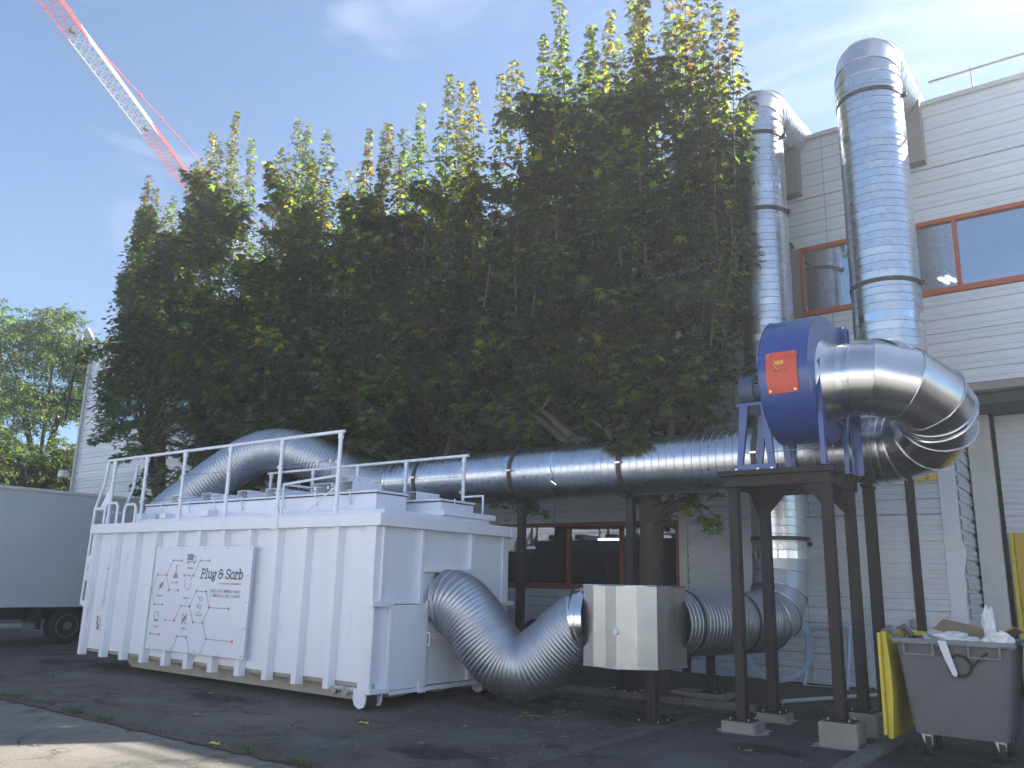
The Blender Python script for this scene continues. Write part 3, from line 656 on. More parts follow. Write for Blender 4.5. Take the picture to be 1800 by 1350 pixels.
for z in (2.75, 3.05): obj('wire', MB().tube([(-12.8, 9.68, z), (-8.15, 9.68, z)], .004, 5), M['cable'], g2)
# ladder at the far end
ld = cp('ladder', MB().tube([(-14.36, 7.42, 3.42), (-14.42, 7.42, 3.0), (-14.62, 7.42, 2.58), (-14.66, 7.42, .95)], .026, 10).tube([(-14.36, 7.95, 3.42), (-14.42, 7.95, 3.0), (-14.62, 7.95, 2.58), (-14.66, 7.95, .95)], .026, 10), 'white_rail', smooth=50)
for k in range(7): obj('rung', MB().tube([(-14.66, 7.43, 1.05+k*.25), (-14.66, 7.94, 1.05+k*.25)], .014, 8), M['white_rail'], ld, smooth=50)
obj('stay', MB().bbox(-14.63, -14.22, 7.40, 7.44, 2.55, 2.60, .004).prism([(-14.44, 2.6), (-14.2, 2.6), (-14.2, 2.95)], 'y', 7.41, 7.43), M['white_rail'], ld)
obj('stay', MB().prism([(-14.66, 1.38), (-14.17, 1.22), (-14.17, 2.02), (-14.66, 1.72)], 'y', 7.40, 7.415), M['white'], ld)
obj('stay', MB().prism([(-14.66, .96), (-14.17, .80), (-14.17, .92), (-14.66, 1.05)], 'y', 7.40, 7.415), M['white'], ld)
obj('label_plate', MB().box(-14.58, -14.42, 7.392, 7.398, 1.52, 1.62), M['cap'], ld)
hr = thing('hose_reel', 'orange round hose reel at the far end of the white container', 'hose reel', (-14.75, 7.9, 1.5))
obj('drum', MB().tube([(-14.56, 7.72, 1.78), (-14.56, 7.90, 1.78)], .24, 28), M['hatch'], hr, smooth=40)
obj('hub', MB().tube([(-14.56, 7.70, 1.78), (-14.56, 7.72, 1.78)], .08, 16), M['rim'], hr, smooth=40)
obj('bracket', MB().bbox(-14.5, -14.22, 7.76, 7.86, 1.74, 1.82, .01), M['white'], hr)

# sign panel with printed diagram
sp = cp('sign_panel', MB().bbox(-12.12, -9.735, 7.185, 7.202, .408, 1.898, .003), 'panel')
SY = 7.183
for x in (-12.0, -11.45, -10.87, -10.3, -9.79):
    for z in (1.865, .45): obj('screw', MB().tube([(x, 7.186, z), (x, 7.180, z)], .011, 8), M['lamp_grey'], sp)
for z in (.8, 1.15, 1.5): obj('screw', MB().tube([(-9.79, 7.186, z), (-9.79, 7.180, z)], .011, 8), M['lamp_grey'], sp)
def stroke(mb, pts, wd, y=SY, close=False):
    pts = [Vector(p).to_2d() if len(p) > 2 else Vector(p) for p in pts]
    if close: pts.append(pts[0])
    for a, b in zip(pts[:-1], pts[1:]):
        d = (b-a); L = d.length
        if L < 1e-6: continue
        d /= L; nrm = Vector((-d.y, d.x))*wd/2; e = d*wd*.35
        q = [a-e-nrm, b+e-nrm, b+e+nrm, a-e+nrm]; mb.add([(p.x, y, p.y) for p in q], [(0, 1, 2, 3)]); y -= .00003
    return mb
def disc(mb, c, r, y=SY-.001, ry=None, n=18):
    ry = ry or r; mb.add([(c[0]+r*math.cos(2*PI*k/n), y, c[1]+ry*math.sin(2*PI*k/n)) for k in range(n)], [tuple(range(n))]); return mb
Z = [1.697, 1.480, 1.267, 1.050, .836, .624, .414]
lines = [((-11.638, Z[0]), (-11.412, Z[0])), ((-11.638, Z[0]), (-11.765, Z[1])), ((-11.765, Z[1]), (-12.007, Z[1])), ((-12.007, Z[1]), (-12.125, Z[2])), ((-12.125, Z[2]), (-12.012, Z[3])), ((-12.012, Z[3]), (-11.784, Z[3])), ((-11.765, Z[1]), (-11.661, Z[2])),
         ((-10.943, Z[0]), (-10.712, Z[0])), ((-10.943, Z[0]), (-11.071, Z[1])), ((-10.956, Z[2]), (-10.721, Z[2])), ((-10.956, Z[2]), (-11.088, Z[3])), ((-11.088, Z[3]), (-11.312, Z[3])), ((-11.312, Z[3]), (-11.437, Z[4])),
         ((-10.721, Z[2]), (-10.609, Z[3])), ((-10.609, Z[3]), (-10.153, Z[3])), ((-10.609, Z[3]), (-10.731, Z[4])), ((-11.088, Z[3]), (-10.965, Z[4])), ((-10.731, Z[4]), (-10.606, Z[5])), ((-10.606, Z[5]), (-10.004, Z[5])), ((-10.606, Z[5]), (-10.723, Z[6])),
         ((-11.316, Z[5]), (-11.082, Z[5])), ((-11.316, Z[5]), (-11.415, Z[6])), ((-11.082, Z[5]), (-10.966, Z[6])), ((-12.022, Z[5]), (-11.790, Z[5]))]
for i, (a, b) in enumerate(lines): obj('diagram_line', stroke(MB(), [a, b], .009, SY-.00005*i), M['ink_grey'], sp, fixn=False)
for a, b in (((-11.661, Z[2]), (-11.428, Z[2])), ((-11.304, Z[1]), (-11.071, Z[1])), ((-11.669, Z[4]), (-11.437, Z[4])), ((-10.965, Z[4]), (-10.731, Z[4]))): obj('diagram_line', stroke(MB(), [a, b], .008), M['ink_light'], sp, fixn=False)
for c in ((-11.638, Z[0]), (-11.412, Z[0]), (-12.007, Z[1]), (-12.125, Z[2]), (-12.012, Z[3]), (-11.784, Z[3]), (-11.428, Z[2]), (-10.943, Z[0]), (-10.712, Z[0]), (-11.304, Z[1]), (-10.956, Z[2]), (-10.721, Z[2]), (-11.312, Z[3]), (-10.153, Z[3]), (-10.731, Z[4]), (-10.965, Z[4]), (-11.669, Z[4]), (-10.606, Z[5]), (-11.316, Z[5]), (-11.082, Z[5]), (-12.022, Z[5])): obj('diagram_dot', disc(MB(), c, .019), M['ink_grey'], sp, fixn=False)
for c in ((-11.765, Z[1]), (-11.661, Z[2]), (-11.071, Z[1]), (-11.088, Z[3]), (-10.609, Z[3]), (-11.437, Z[4]), (-11.790, Z[5]), (-10.004, Z[5])): obj('diagram_dot', disc(MB(), c, .022), M['ink_orange'], sp, fixn=False)
# icons
def icon(name, mb, m='ink_grey'): return obj(name, mb, M[m], sp, fixn=False)
mb = MB(); y = SY
mb.add([(-11.275, y, 1.70), (-11.13, y, 1.70), (-11.13, y, 1.79), (-11.275, y, 1.79)], [(0, 1, 2, 3)])
stroke(mb, [(-11.12, 1.70), (-11.12, 1.765), (-11.075, 1.765), (-11.055, 1.73), (-11.055, 1.68), (-11.28, 1.68)], .012)
disc(mb, (-11.24, 1.665), .02); disc(mb, (-11.085, 1.665), .02); icon('truck_icon', mb)
mb = MB(); stroke(mb, [(-11.545, 1.62), (-11.505, 1.62)], .012); stroke(mb, [(-11.535, 1.61), (-11.538, 1.53), (-11.59, 1.445), (-11.468, 1.445), (-11.515, 1.53), (-11.515, 1.61)], .010)
mb.add([(-11.57, y, 1.455), (-11.485, y, 1.455), (-11.505, y, 1.51), (-11.55, y, 1.51)], [(0, 1, 2, 3)]); icon('flask_icon', mb)
mb = MB(); mb.add([(-11.93, y, 1.285), (-11.87, y, 1.29), (-11.835, y, 1.33), (-11.825, y, 1.385), (-11.88, y, 1.37), (-11.925, y, 1.335)], [(0, 1, 2, 3, 4, 5)]); stroke(mb, [(-11.955, 1.25), (-11.90, 1.31)], .010); icon('leaf_icon', mb)
mb = MB()
for k in range(3):
    a0 = R(20+k*120); pts = [(-11.19+.085*math.cos(a0+R(90)*t/8), 1.385+.10*math.sin(a0+R(90)*t/8)) for t in range(9)]; stroke(mb, pts, .009)
    e = pts[-1]; disc(mb, e, .015, n=3)
icon('recycling_icon', mb)
mb = MB(); stroke(mb, [(-11.965, .81), (-11.965, .94), (-11.86, .94), (-11.86, .81)], .010, close=True); stroke(mb, [(-11.955, .825), (-11.87, .825)], .02); icon('phone_icon', mb)
mb = MB()
for r_ in range(5):
    for c_ in range(3):
        if (r_*3+c_) % 4 != 1: mb.add([(-11.25+c_*.042, y, .80+r_*.029), (-11.212+c_*.042, y, .80+r_*.029), (-11.212+c_*.042, y, .825+r_*.029), (-11.25+c_*.042, y, .825+r_*.029)], [(0, 1, 2, 3)])
icon('rack_icon', mb)
mb = MB(); stroke(mb, [(-10.90, 1.20), (-10.86, 1.175), (-10.82, 1.195), (-10.79, 1.16), (-10.80, 1.14), (-10.86, 1.145), (-10.90, 1.20)], .009); stroke(mb, [(-10.85, 1.12), (-10.86, 1.10), (-10.83, 1.095)], .007)
stroke(mb, [(-10.91, 1.085), (-10.88, 1.04), (-10.80, 1.03), (-10.79, 1.06), (-10.84, 1.075), (-10.88, 1.06), (-10.91, 1.085)], .009); icon('hands_icon', mb)
mb = MB()
def scribble(mb, x0, x1, z, h):
    """line of print too small to read"""
    x = x0
    while x < x1:
        w_ = random.uniform(.35, .7)*h
        if random.random() < .14: x += w_*.8; continue
        stroke(mb, [(x, z), (x, z+h)], h*.22); stroke(mb, [(x, z+random.choice((0, .5, 1))*h), (x+w_*.75, z+random.choice((0, .5, 1))*h)], h*.2)
        if random.random() < .5: stroke(mb, [(x+w_*.75, z), (x+w_*.75, z+h)], h*.2)
        x += w_*1.3
for (a, b, z, h) in ((-11.245, -11.09, 1.575, .026), (-11.62, -11.46, 1.365, .026), (-11.98, -11.81, 1.165, .026), (-11.265, -11.11, 1.15, .026), (-10.90, -10.78, .96, .026), (-10.92, -10.76, .922, .026), (-11.95, -11.845, .72, .026), (-11.26, -11.13, .725, .026), (-10.62, -9.93, 1.262, .036), (-10.62, -9.94, 1.198, .036)): scribble(mb, a, b, z, h)
obj('small_print', mb, M['ink_light'], sp, fixn=False, kind='stuff')
mb = MB(); scribble(mb, -10.46, -10.15, 1.375, .020); obj('small_print', mb, M['ink_light'], sp, fixn=False, kind='stuff')
mb = MB(); scribble(mb, -10.14, -9.93, 1.375, .020); obj('small_print', mb, M['ink_orange'], sp, fixn=False, kind='stuff')
# slab-serif title drawn from strokes, in units of x-height
def arc(cx, cz, rx_, rz, a0, a1, n=12): return [(cx+rx_*math.cos(R(a0+(a1-a0)*k/n)), cz+rz*math.sin(R(a0+(a1-a0)*k/n))) for k in range(n+1)]
G = {
 'P': (.82, [[(.18, 0), (.18, 1.42)], [(.0, 0), (.38, 0)], [(.0, 1.42), (.20, 1.42)], [(.18, 1.42), (.42, 1.42)]+arc(.42, 1.06, .28, .36, 90, -90)+[(.18, .70)]]),
 'l': (.44, [[(.20, 0), (.20, 1.48)], [(.02, 1.48), (.20, 1.48)], [(.02, 0), (.38, 0)]]),
 'u': (.80, [[(.0, 1), (.17, 1), (.17, .32)]+arc(.38, .30, .21, .28, 180, 300, 8)+[(.60, .22)], [(.46, 1), (.62, 1), (.62, 0), (.76, 0)]]),
 'g': (.76, [arc(.36, .62, .25, .32, 0, 360, 18), [(.24, .34), (.16, .18), (.26, .06), (.50, .02), (.60, -.14), (.50, -.34), (.30, -.40), (.12, -.32), (.10, -.14), (.26, .04)], [(.56, .84), (.70, .98)]]),
 '&': (.92, [arc(.36, 1.08, .23, .32, -50, 230, 12)+[(.22, .78), (.10, .62), (.08, .32), (.20, .06), (.42, .0), (.62, .14), (.70, .42), (.70, .68)], [(.52, .68), (.88, .68)], [(.22, .76), (.44, .76)]]),
 'S': (.84, [[(.70, 1.08), (.70, 1.30)], arc(.40, 1.08, .30, .35, 20, 180, 8)+[(.12, .90), (.62, .56)]+arc(.40, .34, .30, .34, 20, -160, 10), [(.10, .14), (.10, .38)]]),
 'o': (.78, [arc(.36, .5, .30, .50, 0, 360, 20)]),
 'r': (.62, [[(.0, 1), (.18, 1), (.18, 0)], [(.0, 0), (.38, 0)], [(.18, .68), (.30, .92), (.44, 1.0), (.54, .96), (.54, .78)]]),
 'b': (.80, [[(.0, 1.48), (.17, 1.48), (.17, 0)], [(.17, .0), (.08, .0)], [(.17, .84)]+arc(.39, .5, .28, .49, 120, -140, 16)+[(.17, .16)]]),
}
def title(s_, x, z, xh, m, slant=.10, sx=.86, wd=.19):
    mb = MB(); yy = SY-.0005
    for ch in s_:
        if ch == ' ': x += .34*xh*sx; continue
        adv, st = G[ch]
        for pl in st: stroke(mb, [(x+(p[0]+slant*p[1])*xh*sx, z+p[1]*xh) for p in pl], wd*xh, yy); yy -= .0001
        x += adv*xh*sx
    obj('title_lettering', mb, M[m], sp, fixn=False); return x
xe = title('Plug & Sorb', -10.895, 1.452, .088, 'ink', sx=1.515, wd=.20)

# ------------------------------------------------------------------ ducts
def dpart(name, mb, m, parent, smooth=30, **k): return obj(name, mb, M[m], parent, smooth=smooth, **k)
def band(parent, c, axis, r, w=.07, name='clamp_band'):
    b_ = dpart(name, MB().ring(c, axis, r, w, .014), 'band', parent, 35); return b_
RM = .405; YM, ZM = 10.70, 3.17
md = thing('main_duct', 'long horizontal galvanised spiral duct running behind the container to the blue fan', 'duct', (-6.5, YM, 2.75))
m_ = MB(); spiral_tube(m_, (-10.45, YM, ZM), (-6.95, YM, ZM), RM); dpart('pipe_section', m_, 'galv', md)
m_ = MB(); spiral_tube(m_, (-6.93, YM, ZM), (-4.85, YM, ZM), RM); dpart('pipe_section', m_, 'galv', md)
m_ = MB(); spiral_tube(m_, (-4.83, YM, ZM), (-2.40, YM, ZM), RM); dpart('pipe_section', m_, 'galv', md)
dpart('coupling', MB().ring((-6.94, YM, ZM), (1, 0, 0), RM, .09, .007), 'seam', md); dpart('coupling', MB().ring((-4.84, YM, ZM), (1, 0, 0), RM, .09, .007), 'galv', md)
dpart('coupling', MB().ring((-9.0, YM, ZM), (1, 0, 0), RM, .07, .006), 'galv', md)
for x in (-9.75, -7.72, -5.78, -3.80):
    b_ = band(md, (x, YM, ZM), (1, 0, 0), RM)
    obj('bolt', MB().tube([(x-.09, YM-RM-.03, ZM+.02), (x+.09, YM-RM-.03, ZM+.02)], .008, 6).bbox(x-.05, x+.05, YM-RM-.045, YM-RM-.012, ZM, ZM+.035, .004), M['bolt'], b_)
dpart('peeled_tape', MB().tube([(-6.94, YM-.36, ZM+.2), (-6.93, YM-.42, ZM), (-6.90, YM-.42, ZM-.12), (-6.93, YM-.40, ZM-.18), (-6.86, YM-.36, ZM-.24)], .012, 5), 'seam', md)
# u-bend of two gored elbows between main duct and fan inlet
FYc, FZc = 9.50, 3.80
c0 = Vector((-2.30, (YM+FYc)/2, (ZM+FZc)/2)); half = Vector((0, (FYc-YM)/2, (FZc-ZM)/2)); RB = half.length; hd = half.normalized()
ub = thing('return_elbow', 'large gored galvanised u-bend turning from the main duct into the blue fan', 'duct elbow', (-1.7, 10.1, 2.8))
def bendp(a): return c0 - hd*RB*math.cos(a) + Vector((1, 0, 0))*RB*1.02*math.sin(a)
angs = [0, 15, 42, 72, 90, 108, 138, 165, 180]
cpts = [bendp(R(a)) for a in angs]
allp = [Vector((-2.40, YM, ZM)), ]+cpts+[Vector((-2.36, FYc, FZc))]
def gore(pts, r, parent, mt='galv_s', seams=True, seg=64, name='gore'):
    """pieces between mitre planes, each a part"""
    n = len(pts)
    full = MB(); full.tube(pts, r, seg, cap=False)
    for i in range(n-1):
        mb = MB(); mb.v = full.v[i*seg:(i+2)*seg]; mb.f = [(k, (k+1) % seg, (k+1) % seg+seg, k+seg) for k in range(seg)]
        dpart(name, mb, mt, parent)
    if seams:
        for i in range(1, n-1):
            t = ((pts[i]-pts[i-1]).normalized()+(pts[i+1]-pts[i]).normalized()).normalized()
            mb = MB(); c = pts[i]; ringp = [Vector(p) for p in full.v[i*seg:(i+1)*seg]]
            mb.tube([c+(p-c)*(1+.006/r) for p in ringp], .007, 6, closed=True)
            dpart('seam', mb, 'seam', parent, 60)
gore(allp, RM, ub)
dpart('coupling', MB().ring(bendp(R(90)), (0, hd.y, hd.z), RM, .10, .010).ring(bendp(R(86)), (-.05, hd.y, hd.z), RM, .018, .02), 'seam', ub)
dpart('coupling', MB().ring((-2.46, YM, ZM), (1, 0, 0), RM, .12, .009), 'galv', ub); 
# ---- risers
def riser(name, label, X, Y, r, z0, ztop, back, bands, tapes, loc, zroof):
    t = thing(name, label, 'duct', loc)
    zs = [z0]+tapes+[ztop]
    for a, b in zip(zs[:-1], zs[1:]):
        m_ = MB(); spiral_tube(m_, (X, Y, a+.004), (X, Y, b-.004), r, .118); dpart('pipe_section', m_, 'galv', t)
    for z in tapes: dpart('coupling', MB().ring((X, Y, z), (0, 0, 1), r, .11, .006), 'seam', t)
    for z in bands:
        b_ = band(t, (X, Y, z), (0, 0, 1), r, .06)
        obj('lug', MB().bbox(X+r+.005, X+r+.06, Y-.03, Y+.03, z-.03, z+.03, .005), M['band'], b_)
        obj('wall_arm', MB().bbox(X-.03, X+.03, Y+r+.015, YF+.02, z-.03, z+.03, .005), M['brown'], b_)
    # elbow backwards
    rb = r*1.12; pts = [Vector((X, Y, ztop-.002)), Vector((X, Y, ztop+.10))]
    cy, cz = Y+rb, ztop+.12
    for a in (12, 45, 78): pts.append(Vector((X, cy-rb*math.cos(R(a))*1.0, cz+rb*math.sin(R(a)))))
    pts.append(Vector((X, cy+.10, cz+rb-.02)))
    gore(pts, r, t, name='elbow_gore')
    dpart('collar', MB().ring((X, Y, ztop), (0, 0, 1), r, .10, .008), 'galv', t)
    m_ = MB(); a = pts[-1]; b = Vector((X, back, zroof)); spiral_tube(m_, a, b, r, .118); dpart('pipe_section', m_, 'galv', t)
    return t
R1 = riser('riser_duct', 'thinner galvanised riser duct, left of the two, bending over the roof edge', -4.25, 12.40, .392, 1.95, 8.88, 17.5, (2.21, 4.3, 7.38, 8.72), [1.98, 4.9, 7.78], (-4.25, 12.4, 1.9), 9.80)
R2 = riser('riser_duct', 'tall thicker galvanised riser duct, right of the two, rising behind the fan elbow', -2.44, 12.15, .462, 4.70, 8.85, 17.5, (5.71, 8.67), [5.20, 8.0], (-2.44, 12.15, 4.6), 9.86)
for (X, dx, t) in ((-4.25, .24, R1), (-2.44, .45, R2)):
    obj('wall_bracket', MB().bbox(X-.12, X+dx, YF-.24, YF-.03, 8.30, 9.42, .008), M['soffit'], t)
# transition between fan outlet and right riser
tr_ = MB(); n = 48; A = []; B = []
for k in range(n):
    an = 2*PI*k/n; cx_, cz_ = math.cos(an), math.sin(an); mm = max(abs(cx_), abs(cz_)); A.append((-2.87+.27*cx_/mm, 10.32, 4.28+.25*cz_/mm)); B.append((-2.50+.44*cx_, 11.35, 4.32+.44*cz_))
tr_.add(A+B, [(k, (k+1) % n, (k+1) % n+n, k+n) for k in range(n)])
dpart('transition', tr_, 'galv_s', R2, 60)
gore([Vector((-2.50, 11.35, 4.32)), Vector((-2.46, 11.62, 4.32)), Vector((-2.45, 11.98, 4.46)), Vector((-2.44, 12.15, 4.68)), Vector((-2.44, 12.15, 4.72))], .45, R2, name='elbow_gore')
# ---- lower duct
lo = thing('lower_duct', 'horizontal galvanised spiral duct low behind the black posts, joining the box to the left riser', 'duct', (-4.5, 11, .6))
LA, LB = Vector((-4.72, 9.50, 1.06)), Vector((-4.33, 11.62, 1.04))
m_ = MB(); spiral_tube(m_, LA, LB, .40, .075, w=.012, h=.006); dpart('pipe_section', m_, 'flex', lo)
d_ = (LB-LA).normalized()
for s_ in (.30, 1.55): band(lo, LA+d_*s_, d_, .40, .05)
gore([LB, Vector((-4.31, 11.78, 1.045)), Vector((-4.28, 12.10, 1.15)), Vector((-4.26, 12.31, 1.40)), Vector((-4.25, 12.40, 1.72)), Vector((-4.25, 12.40, 1.96))], .395, lo, mt='flex', name='elbow_gore')
# ---- faceted box
bx = thing('elbow_box', 'faceted bare galvanised sheet box between the flexible hose and the lower duct', 'duct box', (-4.9, 9.1, .5))
bp_ = [(-5.38, 8.73), (-4.87, 8.61), (-4.50, 8.90), (-4.42, 9.50), (-5.06, 9.58), (-5.42, 9.45)]
bz0, bz1 = .57, 1.49
cxb = sum(p[0] for p in bp_)/6; cyb = sum(p[1] for p in bp_)/6
for (pa, pb) in zip(bp_, bp_[1:]+bp_[:1]):
    L = math.hypot(pb[0]-pa[0], pb[1]-pa[1]); n = max(2, int(L/.17)); mb = MB(); px = []
    nx, ny = (pb[1]-pa[1])/L, -(pb[0]-pa[0])/L
    for k in range(n+1):
        t = k/n; o_ = .0 if k in (0, n) else (.014 if k % 2 else -.006); px.append((pa[0]+(pb[0]-pa[0])*t+nx*o_, pa[1]+(pb[1]-pa[1])*t+ny*o_))
    rows = 5
    for j in range(rows+1):
        for k, p in enumerate(px):
            q = random.uniform(-.003, .003) if 0 < j < rows and 0 < k < n else 0
            mb.v.append((p[0]+nx*q, p[1]+ny*q, bz0+(bz1-bz0)*j/rows))
    for j in range(rows):
        for k in range(n): a = j*(n+1)+k; mb.f.append((a, a+1, a+n+2, a+n+1))
    obj('side_panel', mb, M['galv_box'], bx, fixn=False, smooth=2)
obj('top_panel', MB().add([(p[0], p[1], bz1) for p in bp_], [tuple(range(6))]), M['galv_box'], bx); obj('bottom_panel', MB().add([(p[0], p[1], bz0) for p in bp_], [tuple(range(6))]), M['galv_box'], bx)
for z in (bz0, bz1): obj('edge_flange', MB().tube([(p[0], p[1], z) for p in bp_], .008, 6, closed=True), M['seam'], bx)
dpart('inspection_cap', MB().tube([(-4.86, 8.615, .98), (-4.87, 8.585, .98)], .035, 16).tube([(-4.86, 8.59, .98), (-4.86, 8.575, .98)], .006, 6), 'white_rail', bx)
dpart('spigot', MB().tube([(-5.40, 9.02, 1.06), (-5.56, 9.0, 1.05)], .405, 48, cap=False).ring((-5.50, 9.0, 1.055), (1, .1, 0), .405, .03, .012), 'seam', bx)
# ---- flexible hoses
fx = thing('flexible_hose', 'fat ribbed metal flexible hose sagging from the container end to the faceted box', 'hose', (-6.5, 8.8, .05))
path = catmull([(-7.36, 8.53, 1.24), (-7.16, 8.53, 1.21), (-6.93, 8.56, 1.02), (-6.72, 8.62, .74), (-6.50, 8.70, .53), (-6.24, 8.79, .49), (-5.98, 8.88, .66), (-5.76, 8.94, .86), (-5.58, 8.99, 1.01), (-5.47, 9.0, 1.06)], 14)
m_ = MB(); corrugated_tube(m_, path, .395, .046, .010); dpart('hose', m_, 'flex', fx, 180)
dpart('clamp', MB().ring((-7.24, 8.53, 1.23), (1, 0, -.12), .398, .02, .012), 'seam', fx); dpart('clamp', MB().ring((-5.53, 9.0, 1.045), (1, .1, .3), .402, .025, .012), 'seam', fx)
fx = thing('flexible_hose', 'ribbed metal flexible hose arching up from the container roof behind the guard rail', 'hose', (-13.5, 9.2, 2.4))
path = catmull([(-15.15, 8.95, 2.30), (-14.85, 8.98, 2.62), (-14.3, 9.12, 2.98), (-13.7, 9.32, 3.40), (-13.2, 9.55, 3.72), (-12.7, 9.8, 3.82), (-12.15, 10.05, 3.66), (-11.6, 10.35, 3.40), (-11.05, 10.6, 3.22), (-10.7, 10.68, 3.17), (-10.44, 10.70, 3.17)], 12)
m_ = MB(); corrugated_tube(m_, path, .40, .062, .010); dpart('hose', m_, 'flex', fx, 180)
dpart('clamp', MB().ring((-10.47, YM, ZM), (1, 0, 0), RM, .04, .012), 'seam', fx)
dpart('roof_spigot', MB().tube([(-15.15, 8.95, .9), (-15.15, 8.95, 2.32)], .395, 40), 'white', fx)

# ------------------------------------------------------------------ fan
fan = thing('centrifugal_fan', 'big blue centrifugal fan with an orange inspection hatch on top of the brown stand', 'fan', (-3.0, 9.5, 2.8))
FX0, FX1 = -3.14, -2.60
def rscroll(a):   # a degrees, 90 = top, 180 = towards camera
    return .775-.14*(a-90)/270
prof = []
for a in range(90, 346, 5): prof.append((FYc+rscroll(a)*math.cos(R(a)), FZc+rscroll(a)*math.sin(R(a))))
prof += [(FYc+.66, FZc+.16), (10.16, 4.00), (10.16, FZc+.775)]
n = len(prof)
for x in (FX0, FX1):
    xa, xb = (x-.006, x) if x == FX0 else (x, x+.006)
    obj('side_plate', MB().prism([(FYc+(p[0]-FYc)*1.012, FZc+(p[1]-FZc)*1.012) for p in prof], 'x', xa, xb), M['blue'], fan)
mb = MB()
for p in prof: mb.v += [(FX0, p[0], p[1]), (FX1, p[0], p[1])]
for i in range(n): j = (i+1) % n; mb.f.append((2*i, 2*i+1, 2*j+1, 2*j))
obj('scroll_band', mb, M['blue'], fan, smooth=25)
obj('outlet_flange', MB().bbox(FX0-.07, FX1+.07, 10.165, 10.19, 3.93, FZc+.84, .004).bbox(FX0-.07, FX1+.07, 10.30, 10.325, 3.93, FZc+.84, .004).box(FX0-.02, FX1+.02, 10.19, 10.30, 3.98, FZc+.78), M['blue'], fan)
for z in (4.62, 4.3, 3.98): obj('bolt', MB().tube([(FX1+.045, 10.15, z), (FX1+.045, 10.165, z)], .014, 8), M['bolt'], fan)
# hatch on the front of the scroll
mb = MB(); hx0, hx1 = -3.05, -2.71; aa = [162+2*k for k in range(19)]
for a in aa:
    r_ = rscroll(a)+.016; mb.v += [(hx0, FYc+r_*math.cos(R(a)), FZc+r_*math.sin(R(a))), (hx1, FYc+r_*math.cos(R(a)), FZc+r_*math.sin(R(a))), (hx0, FYc+(r_-.014)*math.cos(R(a)), FZc+(r_-.014)*math.sin(R(a))), (hx1, FYc+(r_-.014)*math.cos(R(a)), FZc+(r_-.014)*math.sin(R(a)))]
for i in range(len(aa)-1): a = 4*i; mb.f += [(a, a+1, a+5, a+4), (a+2, a+6, a+7, a+3), (a, a+4, a+6, a+2), (a+1, a+3, a+7, a+5)]
mb.f += [(0, 2, 3, 1), (4*len(aa)-4, 4*len(aa)-3, 4*len(aa)-1, 4*len(aa)-2)]
ht = obj('inspection_hatch', mb, M['hatch'], fan)
def onscroll(x, a, dr): r_ = rscroll(a)+dr; return Vector((x, FYc+r_*math.cos(R(a)), FZc+r_*math.sin(R(a))))
for x in (hx0+.035, hx1-.035):
    for a in (164.5, 195.5): obj('bolt', MB().tube([onscroll(x, a, .014), onscroll(x, a, .034)], .015, 10), M['bolt'], ht, smooth=40)
obj('top_strip', MB().add([onscroll(hx0-.004, 162, .018), onscroll(hx1+.004, 162, .018), onscroll(hx1+.004, 168, .022), onscroll(hx0-.004, 168, .022)], [(0, 1, 2, 3)]).add([onscroll(hx0-.004, 162, .004), onscroll(hx1+.004, 162, .004), onscroll(hx1+.004, 162, .018), onscroll(hx0-.004, 162, .018)], [(0, 1, 2, 3)]), M['hatch'], ht)
obj('warning_label', MB().add([onscroll(-2.945, 173.2, .019), onscroll(-2.855, 173.2, .019), onscroll(-2.855, 170, .019), onscroll(-2.945, 170, .019)], [(0, 1, 2, 3)]), M['label'], ht)
mb = MB()
for a in (172.3, 171.6, 170.9): mb.add([onscroll(-2.935, a, .0195), onscroll(-2.865, a, .0195), onscroll(-2.865, a-.25, .0195), onscroll(-2.935, a-.25, .0195)], [(0, 1, 2, 3)])
obj('small_print', mb, M['hatch'], ht)
obj('handle', MB().tube([onscroll(-2.945, 178.5, .014), onscroll(-2.945, 178.5, .035), onscroll(-2.845, 178.5, .035), onscroll(-2.845, 178.5, .014)], .008, 8), M['hatch'], ht)
obj('cord', MB().tube([onscroll(-2.96, 168, .02), onscroll(-2.965, 172, .022), onscroll(-2.94, 176, .022), onscroll(-2.905, 178.5, .04)], .003, 5), M['bolt'], ht)
# inlet
dpart('inlet_cone', MB().tube([(FX1+.004, FYc, FZc), (FX1+.02, FYc, FZc), (FX1+.12, FYc, FZc), (FX1+.24, FYc, FZc)], [.49, .475, .425, .41], 64, cap=False), 'galv_s', fan, 40)
dpart('inlet_collar', MB().ring((-2.385, FYc, FZc), (1, 0, 0), .408, .08, .008), 'seam', fan)
# side angle frames and legs
for (x, yy) in ((FX1+.012, 9.06), (FX1+.012, 9.94), (FX0-.06, 9.94)):
    s_ = -1 if yy < 9.5 else 1
    obj('leg', MB().prism([(x, yy+s_*.06), (x+.05, yy+s_*.06), (x+.05, yy-s_*.02), (x, yy-s_*.02)], 'z', 2.80, 3.55).bbox(x, x+.09, yy-.06, yy+.06, 2.795, 2.81, .003), M['blue'], fan)
obj('side_frame', MB().prism([(9.0, 3.25), (9.05, 3.95), (9.12, 4.05), (9.24, 4.1), (9.24, 4.06), (9.14, 4.0), (9.10, 3.9), (9.10, 3.25)], 'x', FX1+.008, FX1+.05), M['blue'], fan)
obj('side_frame', MB().box(FX1+.02, FX1+.05, 8.98, 10.0, 3.36, 3.40), M['blue'], fan)
obj('leg', MB().bbox(FX1+.10, FX1+.20, 10.0, 10.03, 2.78, 3.5, .004).bbox(FX1+.10, FX1+.12, 9.90, 10.03, 2.78, 3.45, .004), M['blue'], fan)
obj('tie_rod', MB().tube([(FX0, 8.98, 2.965), (FX1+.02, 8.98, 2.98)], .007, 6), M['bolt'], fan)
